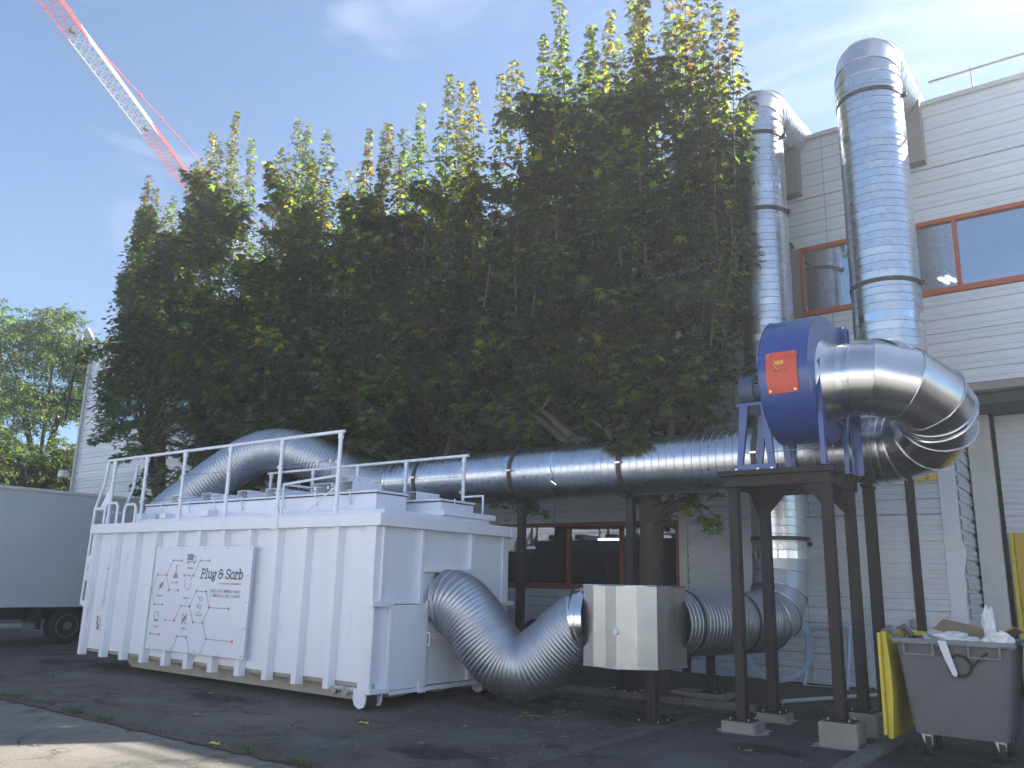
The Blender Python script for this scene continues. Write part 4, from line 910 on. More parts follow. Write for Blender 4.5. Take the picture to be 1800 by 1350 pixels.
# motor on its pedestal
mo = obj('motor', MB().tube([(-3.53, FYc-.05, 3.79), (-3.50, FYc-.05, 3.79), (-3.38, FYc-.05, 3.79), (-3.16, FYc-.05, 3.79)], [.12, .165, .17, .17], 28), M['blue_motor'], fan, smooth=40)
mb = MB()
for k in range(22):
    a = 2*PI*k/22; u_ = Vector((0, math.cos(a), math.sin(a))); v_ = Vector((0, -math.sin(a), math.cos(a))); c_ = Vector((0, FYc-.05, 3.79))
    q = [c_+u_*.168+v_*s2 for s2 in (-.004, .004)]+[c_+u_*.195+v_*s2 for s2 in (.004, -.004)]
    mb.add([p+Vector((x, 0, 0)) for x in (-3.37, -3.17) for p in q], [(0, 1, 2, 3), (7, 6, 5, 4), (0, 4, 5, 1), (1, 5, 6, 2), (2, 6, 7, 3), (3, 7, 4, 0)])
obj('cooling_fins', mb, M['chassis'], mo)
obj('fan_cowl', MB().tube([(-3.60, FYc-.05, 3.79), (-3.58, FYc-.05, 3.79), (-3.40, FYc-.05, 3.79)], [.12, .18, .195], 28), M['blue_motor'], mo, smooth=40)
obj('lifting_eye', MB().ring((-3.28, FYc-.05, 4.02), (0, 1, 0), .03, .015, .01, 16), M['bolt'], mo)
obj('power_cable', MB().tube(catmull([(-3.28, 9.36, 3.97), (-3.42, 9.25, 4.02), (-3.58, 9.2, 3.85), (-3.62, 9.22, 3.6), (-3.55, 9.3, 3.5)], 6), .012, 6), M['rubber'], mo)
pd = obj('motor_pedestal', MB().bbox(-3.56, -3.17, 9.14, 9.72, 3.545, 3.585, .004), M['blue'], fan)
for y in (9.10, 9.70):
    obj('leg', MB().prism([(-3.56, 2.80), (-3.50, 2.80), (-3.40, 3.54), (-3.50, 3.54)], 'y', y, y+.05), M['blue'], pd)
    obj('leg', MB().prism([(-3.19, 2.80), (-3.12, 2.80), (-3.17, 3.54), (-3.26, 3.54)], 'y', y, y+.05), M['blue'], pd)
    obj('foot_bar', MB().bbox(-3.58, -3.10, y-.01, y+.06, 2.785, 2.86, .004), M['blue'], pd)
for x in (-3.55, -3.14, -3.30): obj('bolt', MB().tube([(x, 9.06, 2.78), (x, 9.06, 2.81)], .02, 8), M['bolt'], pd)

# ------------------------------------------------------------------ fan stand
st = thing('fan_stand', 'tall dark brown steel stand with knee braces carrying the blue fan', 'steel stand', (-3.05, 9.5, 0))
SX0, SX1, SY0, SY1 = -3.62, -2.56, 9.06, 10.02
legs = [((SX0, SY0+.08), .11), ((SX1, SY0-.02), .23), ((SX0, SY1+.1), .09), ((SX1+.0, SY1-.12), .23)]
for (x, y), z in legs:
    l_ = obj('leg', MB().bbox(x-.055, x+.055, y-.055, y+.055, z+.012, 2.60, .008), M['brown'], st)
    gb = MB()
    for dx, dy in ((1, 0), (-1, 0), (0, 1), (0, -1)):
        gb.prism([(0.055, z+.012), (0.10, z+.012), (.055, z+.22)], 'y', -.004, .004) if False else None
    obj('base_plate', MB().bbox(x-.13, x+.13, y-.13, y+.13, z, z+.012, .002), M['brown'], l_)
    for dx in (-.1, .1):
        for dy in (-.1, .1): obj('anchor_bolt', MB().tube([(x+dx, y+dy, z+.01), (x+dx, y+dy, z+.035)], .007, 6), M['bolt'], l_)
    obj('stiffener', MB().prism([(x+.055, z+.012), (x+.085, z+.012), (x+.055, z+.25)], 'y', y-.004, y+.004).prism([(x-.055, z+.012), (x-.085, z+.012), (x-.055, z+.25)], 'y', y-.004, y+.004), M['brown'], l_)
obj('beam', MB().bbox(SX0-.055, SX1+.055, SY0-.06, SY0+.06, 2.60, 2.72, .006), M['brown'], st); obj('beam', MB().bbox(SX0-.055, SX1+.055, SY1-.06, SY1+.06, 2.60, 2.72, .006), M['brown'], st)
obj('beam', MB().bbox(SX0-.05, SX0+.05, SY0+.062, SY1-.062, 2.60, 2.715, .006), M['brown'], st); obj('beam', MB().bbox(SX1-.05, SX1+.05, SY0+.062, SY1-.062, 2.60, 2.715, .006), M['brown'], st)
obj('beam', MB().bbox(SX0-.12, SX1+.12, SY0-.11, SY0+.04, 2.722, 2.782, .006), M['brown'], st); obj('beam', MB().bbox(SX0-.12, SX1+.12, SY1-.04, SY1+.10, 2.722, 2.782, .006), M['brown'], st)
for y in (SY1,):
    obj('knee_brace', MB().prism([(SX0+.05, 2.6), (SX0+.30, 2.6), (SX0+.05, 2.32)], 'y', y-.04, y-.03), M['brown'], st)
    obj('knee_brace', MB().prism([(SX1-.05, 2.6), (SX1-.30, 2.6), (SX1-.05, 2.32)], 'y', y-.04, y-.03), M['brown'], st)
obj('knee_brace', MB().prism([(SX1-.05, 2.6), (SX1-.26, 2.6), (SX1-.05, 2.38)], 'y', SY0-.02, SY0-.01), M['brown'], st)
obj('knee_brace', MB().prism([(SY1-.1, 2.6), (SY1-.46, 2.6), (SY1-.1, 2.22)], 'x', SX1-.01, SX1+.0), M['brown'], st)
obj('knee_brace', MB().prism([(SY1+.0, 2.6), (SY1-.36, 2.6), (SY1+.0, 2.22)], 'x', SX0-.01, SX0+.0), M['brown'], st)
blk = [('small low concrete footing under the left front leg of the fan stand', SX0, SY0+.08, .22, .11), ('tall concrete block under the right front leg of the fan stand', SX1, SY0-.02, .22, .23), ('low concrete footing under the left rear leg of the fan stand', SX0, SY1+.1, .2, .09), ('tall concrete block under the right rear leg, just left of the yellow bin lid', SX1, SY1-.12, .2, .23)]
for lb, x, y, hw, z in blk:
    o = obj('concrete_footing', MB().bbox(x-hw*.85, x+hw*.85, y-hw*.75, y+hw*.75, -.03, z-.001, .012), M['concrete']); tag(o, lb, 'concrete block', 'concrete footings')
    mb = MB(); k = 22; pts = []
    for i in range(k):
        a = 2*PI*i/k; mm = max(abs(math.cos(a)), abs(math.sin(a))); q = (hw+random.uniform(.0, .09))
        pts.append((x+q*math.cos(a)/mm*.95, y+q*math.sin(a)/mm*.88, .0035))
    o = obj('mortar_spill', MB().add(pts, [tuple(range(k))]), M['mortar'], fixn=False); o['kind'] = 'structure'
# ------------------------------------------------------------------ duct posts
def duct_post(label, x, y, z0, z1, w=.05, saddle=None, base=.12, flare=0, vee=False):
    t = thing('duct_post', label, 'steel post', (x, y, z0), 'dark steel posts carrying the ducts')
    mb = MB().bbox(x-w, x+w, y-w, y+w, z0+.012, z1, .006); p = obj('post', mb, M['brown'], t)
    obj('base_plate', MB().bbox(x-base, x+base, y-base, y+base, z0, z0+.012, .002), M['brown'], t)
    for dx in (-.7, .7):
        for dy in (-.7, .7): obj('anchor_bolt', MB().tube([(x+dx*base, y+dy*base, z0+.01), (x+dx*base, y+dy*base, z0+.03)], .007, 6), M['bolt'], t)
    if flare: obj('stiffener', MB().prism([(x-w-flare, z0+.012), (x+w+flare, z0+.012), (x+w, z0+.35), (x-w, z0+.35)], 'y', y-.005, y+.005).prism([(y-w-flare, z0+.012), (y+w+flare, z0+.012), (y+w, z0+.35), (y-w, z0+.35)], 'x', x-.005, x+.005), M['brown'], t)
    if saddle: obj('saddle', MB().bbox(x-.04, x+.04, y-.22, y+.22, z1-.03, z1, .004), M['brown'], t)
    return t
zt = ZM-RM-.02
duct_post('dark steel post under the main duct right beside the container end', -7.74, YM, .06, zt, .055, True, flare=.03)
duct_post('dark steel post under the main duct just left of the tree trunk', -5.80, YM, .06, zt, .055, True, flare=.03)
duct_post('dark steel post under the main duct between the stand legs', -3.84, YM, .06, zt, .055, True)
duct_post('dark steel post under the u-bend, right of the fan stand', -2.53, YM-.02, .05, zt, .06, True, flare=.02)
duct_post('thin dark steel post under the u-bend, the rightmost of the posts', -2.07, YM, .05, ZM-RM+.05, .045)
duct_post('short dark steel post with flared foot under the front of the faceted box', -4.62, 9.0, .0, bz0-.004, .055, flare=.035, base=.17)
duct_post('short dark steel post behind the faceted box and the hose', -6.02, 10.9, .07, 1.05, .06, flare=.045, base=.16)
o = duct_post('short dark steel post carrying the lower duct', -4.93, 11.35, .09, .66, .05, True, base=.16)
o = obj('concrete_footing', MB().bbox(-5.45, -4.65, 11.1, 11.6, -.02, .089, .015), M['concrete']); tag(o, 'long low concrete footing under the post of the lower duct', 'concrete block', 'concrete footings')
o = obj('concrete_footing', MB().bbox(-6.3, -5.75, 10.72, 11.1, -.02, .069, .012), M['concrete']); tag(o, 'flat concrete footing behind the faceted box', 'concrete block', 'concrete footings')

# ------------------------------------------------------------------ foliage
MAPLE_V = np.array([(0, 0, 0), (0, 1, -.10), (.15, .44, .03), (.60, .62, -.10), (.36, .22, .0), (.56, -.02, -.08), (.18, -.14, -.02), (-.15, .44, .03), (-.60, .62, -.10), (-.36, .22, .0), (-.56, -.02, -.08), (-.18, -.14, -.02)])
MAPLE_F = np.array([(0, 2, 1), (0, 1, 7), (0, 4, 3), (0, 3, 2), (0, 7, 8), (0, 8, 9), (0, 6, 5), (0, 5, 4), (0, 9, 10), (0, 10, 11)])
ASH_V = np.array([(0, 0, 0), (.22, .45, -.02), (0, 1, -.12), (-.22, .45, -.02)]); ASH_F = np.array([(0, 1, 2), (0, 2, 3)])
def leaf_mesh(name, P, D, Nn, size, colr, parent, tv=MAPLE_V, tf=MAPLE_F, kind=None):
    n = len(P); D = D/np.linalg.norm(D, axis=1)[:, None]; X = np.cross(D, Nn); X /= np.linalg.norm(X, axis=1)[:, None]+1e-9; Zz = np.cross(X, D)
    curl = RNG.uniform(.5, 2.2, n)[:, None]
    V = P[:, None, :]+size[:, None, None]*(tv[None, :, 0:1]*X[:, None, :]+tv[None, :, 1:2]*D[:, None, :]+tv[None, :, 2:3]*Zz[:, None, :]*curl[:, :, None])
    nv = len(tv); Fc = (tf[None]+np.arange(n)[:, None, None]*nv).reshape(-1)
    me = bpy.data.meshes.new(name); me.vertices.add(n*nv); me.vertices.foreach_set('co', V.reshape(-1).astype(np.float32))
    nf = n*len(tf); me.loops.add(nf*3); me.loops.foreach_set('vertex_index', Fc.astype(np.int32)); me.polygons.add(nf)
    me.polygons.foreach_set('loop_start', np.arange(0, nf*3, 3, dtype=np.int32)); me.polygons.foreach_set('loop_total', np.full(nf, 3, dtype=np.int32))
    me.update(calc_edges=True)
    at = me.attributes.new('leaf_colour', 'FLOAT_COLOR', 'POINT'); c = np.concatenate([np.repeat(colr, nv, axis=0), np.ones((n*nv, 1))], axis=1); at.data.foreach_set('color', c.reshape(-1).astype(np.float32))
    me.materials.append(M['leaf']); o = bpy.data.objects.new(name, me); COL.objects.link(o); o.parent = parent
    o.matrix_parent_inverse = Matrix.Translation(parent.location).inverted()
    if kind: o['kind'] = kind
    return o
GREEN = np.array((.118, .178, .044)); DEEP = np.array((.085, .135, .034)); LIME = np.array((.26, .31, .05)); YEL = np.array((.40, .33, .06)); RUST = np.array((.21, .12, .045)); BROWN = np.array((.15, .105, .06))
SPR = [np.array(v) for v in ((1, 1, 1), (.8, .85, .85), (1.15, 1.2, 1), (1.25, .95, 1.1), (1.05, .82, 1.0), (.95, 1.05, 1.25), (.65, .7, .75), (1.3, 1.3, 1.0))]
class Crown:
    def __init__(s): s.P = []; s.D = []; s.N = []; s.S = []; s.C = []; s.wood = MB(); s.twig = MB()
    def leaves(s, pos, outd, size, col):
        n = len(pos); d = outd+RNG.normal(0, .32, (n, 3)); d[:, 2] -= .35
        nn = np.tile((0, 0, 1.0), (n, 1))+outd*.7+np.array((0, -.25, 0))+RNG.normal(0, .28, (n, 3))
        s.P.append(pos); s.D.append(d); s.N.append(nn); s.S.append(size); s.C.append(col)
    def shoot(s, H, T, w=.42, dens=80, tint=None, tipc=None, stem=.016, bow=.25, t0=.0, lsz=.13):
        H = np.array(H, float); T = np.array(T, float); L = np.linalg.norm(T-H); n = max(6, int(L*dens))
        bw = RNG.normal(0, bow, 3)*(.6, .5, .1); t = np.sort(RNG.random(n)**.92)*(1-t0)+t0
        hz = np.array([T[0]-H[0], T[1]-H[1], 0])*.35
        def cur(t): t = t[:, None]; return H+(T-H)*t+np.sin(t*PI)*(bw)+hz*(np.sin(t*PI*.5)-t)
        c = cur(t); wd = w*np.clip((1-t)*1.9, .0, 1)**.6*(.65+.35*np.sin(t*9+RNG.random()*6))+.045
        an = RNG.random(n)*2*PI; rd = RNG.random(n)**.6; out = np.stack([np.cos(an), np.sin(an), RNG.normal(0, .25, n)], 1)
        pos = c+out*(wd*rd)[:, None]
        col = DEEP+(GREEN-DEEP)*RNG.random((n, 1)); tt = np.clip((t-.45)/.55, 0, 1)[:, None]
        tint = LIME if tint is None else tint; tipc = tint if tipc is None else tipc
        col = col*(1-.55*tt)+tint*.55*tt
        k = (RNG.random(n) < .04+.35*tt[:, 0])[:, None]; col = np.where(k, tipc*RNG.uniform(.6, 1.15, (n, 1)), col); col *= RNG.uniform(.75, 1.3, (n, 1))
        sz = lsz*RNG.uniform(.6, 1.25, n)*(1-.40*t**3)
        s.leaves(pos, out, sz, col)
        pts = cur(np.linspace(0, .985, 8)); s.twig.tube([tuple(p) for p in pts], [stem*(1-.82*i/7) for i in range(8)], 5, cap=False)
    def spray(s, A, B, w=.3, dens=130, tint=GREEN, droop=.2, lsz=.13, stem=.012):
        A = np.array(A, float); B = np.array(B, float); L = np.linalg.norm(B-A); n = max(8, int(L*dens)); t = RNG.random(n)
        c = A+(B-A)*t[:, None]; c[:, 2] -= droop*t**2; an = RNG.random(n)*2*PI; out = np.stack([np.cos(an), np.sin(an), RNG.normal(0, .3, n)], 1)
        pos = c+out*(w*np.sin(np.clip(t*.9+.1, 0, 1)*PI)**.5*RNG.random(n)**.7)[:, None]*np.array((1, 1, .55))
        tint = tint*SPR[RNG.integers(len(SPR))]; col = (tint*(.75+.35*RNG.random((n, 1))))*RNG.uniform(.85, 1.2, (n, 1))
        k = (RNG.random(n) < .03)[:, None]; col = np.where(k, LIME*.9, col)
        s.leaves(pos, out, lsz*RNG.uniform(.65, 1.2, n), col)
        pts = [tuple(A+(B-A)*q-np.array((0, 0, droop*q*q))) for q in np.linspace(0, .95, 6)]; s.twig.tube(pts, [stem*(1-.7*i/5) for i in range(6)], 5, cap=False)
    def build(s, root, trunk=True, tv=MAPLE_V, tf=MAPLE_F):
        if s.wood.v: obj('trunk', s.wood, M['bark'], root, smooth=60, fixn=False)
        if s.twig.v: obj('branches', s.twig, M['twig'], root, smooth=60, fixn=False)
        return leaf_mesh('crown', np.concatenate(s.P), np.concatenate(s.D), np.concatenate(s.N), np.concatenate(s.S), np.concatenate(s.C), root, tv, tf)
SKY = [(-24.6, 6.2), (-24.1, 7.6), (-23.4, 9.4), (-22.95, 11.3), (-22.63, 12.7), (-21.6, 12.2), (-20.1, 12.5), (-19.4, 13.1), (-18.4, 13.2), (-17.45, 12.2), (-16.4, 11.3), (-16.0, 11.2), (-15.64, 12.3), (-15.0, 11.8), (-14.5, 11.7), (-13.7, 10.8), (-13.0, 11.3), (-12.26, 11.2), (-11.4, 11.2), (-11.0, 10.6), (-10.6, 11.6), (-9.96, 11.2), (-9.2, 10.8), (-8.95, 9.7), (-8.5, 10.6), (-8.1, 11.4), (-7.79, 12.2), (-7.0, 11.3), (-6.6, 11.4), (-6.0, 12.1), (-5.4, 11.3), (-4.97, 11.4), (-4.45, 10.2), (-4.2, 8.6)]
SX_ = np.array([p[0] for p in SKY]); SZ_ = np.array([p[1] for p in SKY])
PEAKS = [(-23.42, 10.3), (-22.63, 13.2), (-22.2, 12.7), (-20.1, 12.9), (-19.43, 13.6), (-19.1, 13.2), (-18.36, 13.9), (-17.6, 12.8), (-15.64, 12.7), (-16.2, 12.1), (-15.2, 12.4), (-14.5, 12.0), (-13.0, 11.6), (-12.4, 11.5), (-11.4, 11.6), (-11.9, 11.2), (-10.61, 12.1), (-10.3, 11.8), (-9.96, 11.6), (-9.2, 11.5), (-8.86, 11.7), (-8.18, 12.0), (-7.85, 12.9), (-7.07, 11.8), (-6.65, 11.9), (-5.99, 12.9), (-6.25, 12.3), (-5.45, 11.9), (-4.97, 12.1), (-5.15, 11.8), (-4.35, 10.9), (-4.6, 11.2)]
def XMAX(y): return -4.62*y/11.7
def lowcut(X, z):
    return X < -18.3 and z < 3.6+(-18.3-X)*.86
def maple(label, tx, x0, x1, heads, ns, trunk_r, seed, taper, hz0=3.3):
    global RNG
    RNG = np.random.default_rng(seed)
    root = thing('maple_tree', label, 'tree', (tx, 11.7, 0), 'row of maples along the facade')
    c = Crown()
    hh = [(tx+(hx-tx)*1.0, hy, hz) for hx, hy, hz in heads]
    c.wood.tube([(tx, 11.7, -.02), (tx+.01, 11.7, .4), (tx-.02, 11.7, 1.4), (tx+.02, 11.7, 2.3), (tx, 11.68, 3.0)], [trunk_r*1.5, trunk_r*1.08, trunk_r, trunk_r*.98, trunk_r*.95], 18, cap=False)
    for hx, hy, hz in hh:
        mx_, my_ = tx+(hx-tx)*.45, 11.68+(hy-11.68)*.4; mz = 3.0+(hz-3.0)*.5-.25
        c.wood.tube(catmull([(tx, 11.68, 2.7), (mx_, my_, mz), (hx, hy, hz)], 5), [trunk_r*.62-(trunk_r*.62-.055)*i/10 for i in range(11)], 10, cap=False)
        c.wood.sph((hx, hy, hz), .085, 8, 6)
    tints = [LIME, LIME, GREEN, YEL*.8, LIME*.8+RUST*.3, LIME]; tips = [LIME, YEL, LIME*1.1, YEL*.8, RUST, LIME*1.2]
    pk = [p for p in PEAKS if x0 <= p[0] < x1]
    for i in range(ns+len(pk)):
        if i < len(pk): u, zt_ = pk[i]; y = RNG.uniform(11.2, 12.2)
        else:
            u = RNG.uniform(x0, x1); y = RNG.uniform(10.9, 12.7); zt_ = np.interp(u, SX_, SZ_)
            zt_ = 1.5+(zt_-1.5)*(1-.40*RNG.random()**1.5)-.15-1.3*abs((u-(x0+x1)/2)/((x1-x0)/2))**4
        sc = y/11.7; T = (u*sc, y, 1.5+(zt_-1.5)*sc)
        # nearest of a few random heads
        hd_ = min((hh[RNG.integers(len(hh))] for _ in range(4)), key=lambda h: abs(h[0]-T[0])+.4*abs(h[1]-T[1]))
        H = (hd_[0]+RNG.normal(0, .15), hd_[1]+RNG.normal(0, .1), hd_[2])
        # bend so most of the shoot is near vertical under the tip
        knee = (H[0]+(T[0]-H[0])*.72, H[1]+(T[1]-H[1])*.8, H[2]+(T[2]-H[2])*.22)
        q = RNG.integers(6)
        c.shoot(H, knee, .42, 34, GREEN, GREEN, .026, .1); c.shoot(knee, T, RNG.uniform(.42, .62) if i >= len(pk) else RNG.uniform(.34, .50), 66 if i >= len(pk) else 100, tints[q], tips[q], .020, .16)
    # body and skirt
    for i in range(int(ns*2.6)):
        u = RNG.uniform(x0-.1, x1+.1); y = 10.45+2.6*RNG.random()**1.5; e_ = abs((u-(x0+x1)/2)/((x1-x0)/2))
        top = np.interp(u, SX_, SZ_)-1.5-1.6*e_**4; z = hz0+(top-hz0)*RNG.random()**.95
        y += .5*e_**2
        c0_ = np.array((u*y/11.7, y, z))
        if lowcut(c0_[0]*11.7/y-.35, z-.2) or c0_[0]+.45 > XMAX(y): continue
        hi = (z-hz0)/(top-hz0)
        if hi > .5 and RNG.random() < .30+.55*(hi-.5)*2*.6: continue
        if hi > .5: c0_[1] = 10.95+1.35*RNG.random(); c0_[0] = u*c0_[1]/11.7
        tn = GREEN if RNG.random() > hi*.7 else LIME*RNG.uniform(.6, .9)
        dz = RNG.uniform(.35, .8)*(.6+.8*hi); dx = RNG.normal(0, .35)
        m_ = RNG.integers(2, 4)
        for q in range(m_):                      # a clump: two or three twigs fanning from one point
            d_ = np.array((dx+RNG.normal(0, .30), RNG.normal(-.18, .22), dz+RNG.normal(0, .15)))
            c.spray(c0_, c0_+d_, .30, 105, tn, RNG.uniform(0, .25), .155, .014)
    for i in range(int(ns*.75)):                 # low skirt
        u = RNG.uniform(x0, x1-.2); y = RNG.uniform(10.6, 12.9); z = RNG.uniform(hz0+.1, 5.6); p = np.array((u*y/11.7, y, z))
        if lowcut(p[0]*11.7/y-.35, z-.2) or p[0]+.45 > XMAX(y): continue
        for q in range(2): c.spray(p, p+np.array((RNG.normal(0, .5), RNG.normal(-.1, .3), RNG.uniform(-.1, .5))), .32, 95, GREEN, .15, .14)
    for a in taper: c.spray(*a)
    c.build(root); return root
def ring_heads(tx, x0, x1, n, seed):
    r_ = random.Random(seed); o = []
    for i in range(n):
        x = x0+(x1-x0)*(i+.5)/n+r_.uniform(-.3, .3); o.append((tx+(x-tx)*.72, 11.7+r_.uniform(-.75, .75), 3.9+r_.uniform(-.4, .9)+.12*abs(x-tx)))
    return o
A_spr = []
r2 = random.Random(5)
for i in range(26):
    z = r2.uniform(6.4, 9.8); xo = -23.3+abs(z-6.5)*.22
    yy = 11.7+r2.uniform(-.8, .8); k_ = yy/11.7; A_spr.append(((xo*k_+1.9, yy, z+.3), (xo*k_+r2.uniform(.1, .7), yy, z), .34, 110, GREEN, .2))
for p in (((-21.3, 10.6, 7.4), (-22.7, 10.5, 7.25)), ((-19.3, 10.4, 5.1), (-20.9, 10.3, 4.8)), ((-18.0, 10.4, 4.4), (-19.6, 10.2, 4.25)), ((-17.6, 10.3, 3.9), (-18.4, 10.2, 3.4)), ((-17.0, 10.4, 3.8), (-17.6, 10.2, 3.25))): A_spr.append((p[0], p[1], .34, 150, GREEN, .15))
maple('broad dark maple at the left end of the row, crossed by the crane jib', -19.6, -23.9, -16.2, [(x_, y_, max(z_, 4.2+(-18.6-x_)*.8) if x_ < -18.8 else z_) for x_, y_, z_ in ring_heads(-19.6, -23.9, -16.2, 11, 1)], 82, .17, 21, A_spr)
maple('maple second from the left, behind the arching hose', -14.4, -16.6, -12.1, ring_heads(-14.4, -16.6, -12.1, 7, 2), 50, .16, 22, [])
maple('maple third from the left, behind the left part of the main duct', -10.6, -12.6, -9.1, ring_heads(-10.6, -12.6, -9.1, 6, 3), 38, .15, 23, [((-9.3, 10.9, 3.6), (-8.3, 10.85, 3.1), .35, 120, GREEN, .4), ((-8.4, 10.95, 2.95), (-7.5, 10.95, 2.7), .26, 130, GREEN, .15)])
C_spr = [((-5.6, 11.4, 3.0), (-4.7, 11.2, 2.9), .3, 90, GREEN, .15), ((-5.2, 11.3, 2.75), (-4.75, 11.25, 2.4), .22, 90, GREEN, .15), ((-5.3, 11.4, 2.9), (-5.55, 11.3, 2.45), .2, 80, GREEN, .1), ((-4.95, 11.4, 3.1), (-4.45, 11.2, 3.3), .25, 90, GREEN, .1), ((-8.3, 11.2, 3.4), (-7.9, 11.2, 2.8), .16, 60, GREEN, .1),
         ((-6.4, 10.9, 5.4), (-5.7, 10.75, 5.1), .22, 55, BROWN, .25), ((-5.0, 10.8, 5.0), (-4.4, 10.7, 4.3), .3, 90, GREEN, .2), ((-5.6, 10.7, 4.6), (-5.0, 10.7, 4.1), .3, 90, GREEN, .2)]
tC = maple('tallest maple at the right end of the row, its trunk visible beside the dark post', -6.0, -9.1, -4.25, ring_heads(-6.0, -8.9, -4.4, 8, 4), 66, .185, 24, C_spr)
obj('low_branch', MB().tube(catmull([(-5.98, 11.66, 2.35), (-5.78, 11.62, 2.62), (-5.40, 11.6, 2.72), (-5.15, 11.58, 2.95), (-5.0, 11.5, 3.3)], 6), [.13-.08*i/24 for i in range(25)], 12), M['bark'], tC, smooth=60)
obj('pruning_scar', MB().tube([(-5.92, 11.55, 2.38), (-5.91, 11.50, 2.38)], [.07, .055], 14), M['twig'], tC, smooth=40)

# ash trees left of the building
def ash(label, tx, ty, spec, seed, lsz=.30, colA=LIME, trunk=.22):
    global RNG
    RNG = np.random.default_rng(seed); root = thing('ash_tree', label, 'tree', (tx, ty, 0), 'trees left of the building'); c = Crown()
    c.wood.tube([(tx, ty, 0), (tx+.1, ty, 3), (tx, ty+.1, 6)], [trunk, trunk*.8, trunk*.5], 10, cap=False)
    for (cx_, cy_, cz_, rx_, ry_, rz_, n) in spec:
        c.wood.tube(catmull([(tx, ty, min(5.5, cz_-rz_)), ((tx+cx_)/2, (ty+cy_)/2, cz_-rz_*.7), (cx_, cy_, cz_+rz_*.4)], 4), [.1-.08*i/8 for i in range(9)], 6, cap=False)
        for i in range(n*4):
            v = RNG.normal(0, 1, 3); v /= np.linalg.norm(v); r_ = RNG.random()**.45; p = np.array((cx_, cy_, cz_))+v*r_*np.array((rx_, ry_, rz_)); d = v*np.array((.8, .8, .35)); d[2] += .15
            c.spray(p-d*.35, p+d*.55, .20, 34, colA*RNG.uniform(.7, 1.3), .35, lsz, .012)
    c.build(root, tv=ASH_V, tf=ASH_F)
ash('pale green ash tree with feathery crown left of the building', -39.0, 17.0, [(-39, 16.8, 11.8, 1.8, 1.5, 1.9, 110), (-39.5, 14.3, 11.3, 1.6, 1.4, 2.2, 90), (-38.8, 18.4, 11.0, 1.4, 1.2, 1.6, 70), (-39, 18.3, 9.2, 1.5, 1.3, 1.0, 60), (-39.4, 15.6, 8.8, 1.9, 2.2, 1.8, 120)], 31, .20, np.array((.19, .29, .08)))
ash('dense yellow-green tree low behind the trailer, under the ash', -36.5, 15.5, [(-36.5, 16.4, 5.4, 1.6, 1.5, 1.8, 150), (-37, 13.6, 5.6, 1.8, 1.7, 2.0, 150), (-36, 17.6, 4.2, 1.3, 1.1, 1.4, 100), (-38, 18.8, 6.2, 1.3, 1.0, 1.2, 60)], 32, .21, np.array((.16, .22, .05)))
# foliage backdrop added to keep the gap under the trailer dark
RNG = np.random.default_rng(40); c = Crown()
for i in range(900):
    p = np.array((RNG.uniform(-34, -33), RNG.uniform(-6, 22), RNG.uniform(.2, 3.6))); c.spray(p, p+np.array((.5, RNG.normal(0, .4), .3)), .4, 60, GREEN*.8, .1, .22)
backdrop_hedge = thing('backdrop_hedge', 'tall foliage backdrop added to keep the gap under the grey trailer dark', 'backdrop_hedge', (-33.5, 8, 0))
c.build(backdrop_hedge, tv=ASH_V, tf=ASH_F)

# ------------------------------------------------------------------ trailer
tl = thing('box_trailer', 'long grey box trailer parked in the shade behind the container', 'trailer', (-19.7, 9, 0))
obj('box_body', MB().bbox(-20.95, -18.5, 1.2, 13.1, .80, 3.17, .02), M['trailer'], tl)
obj('roof_edge', MB().bbox(-18.56, -18.47, 1.2, 13.1, 3.12, 3.19, .01), M['cap'], tl); obj('bottom_rail', MB().bbox(-18.54, -18.485, 1.2, 13.1, .76, .86, .005), M['trailer'], tl)
obj('chassis', MB().box(-20.5, -20.3, 1.4, 13, .5, .8).box(-19.1, -18.95, 1.4, 13, .5, .8), M['chassis'], tl)
obj('side_guard', MB().bbox(-18.62, -18.57, 3.5, 8.25, .36, .44, .005), M['lamp_grey'], tl)
obj('mudguard', MB().prism([(8.45, .45), (8.5, .8), (11.4, .8), (11.4, .7), (8.6, .7), (8.55, .45)], 'x', -19.1, -18.55), M['chassis'], tl)
for y in (9.16, 10.35):
    wh = obj('wheel', MB().tube([(-18.86, y, .37), (-18.84, y, .37), (-18.62, y, .37), (-18.58, y, .37)], [.33, .37, .37, .33], 32), M['rubber'], tl, smooth=40)
    obj('rim', MB().ring((-18.57, y, .37), (1, 0, 0), .225, .03, .012).tube([(-18.60, y, .37), (-18.585, y, .37)], .21, 28).tube([(-18.585, y, .37), (-18.52, y, .37)], .08, 16), M['rim'], wh, smooth=40)
obj('support_leg', MB().bbox(-18.8, -18.7, 8.6, 8.68, .3, .8, .004), M['chassis'], tl)

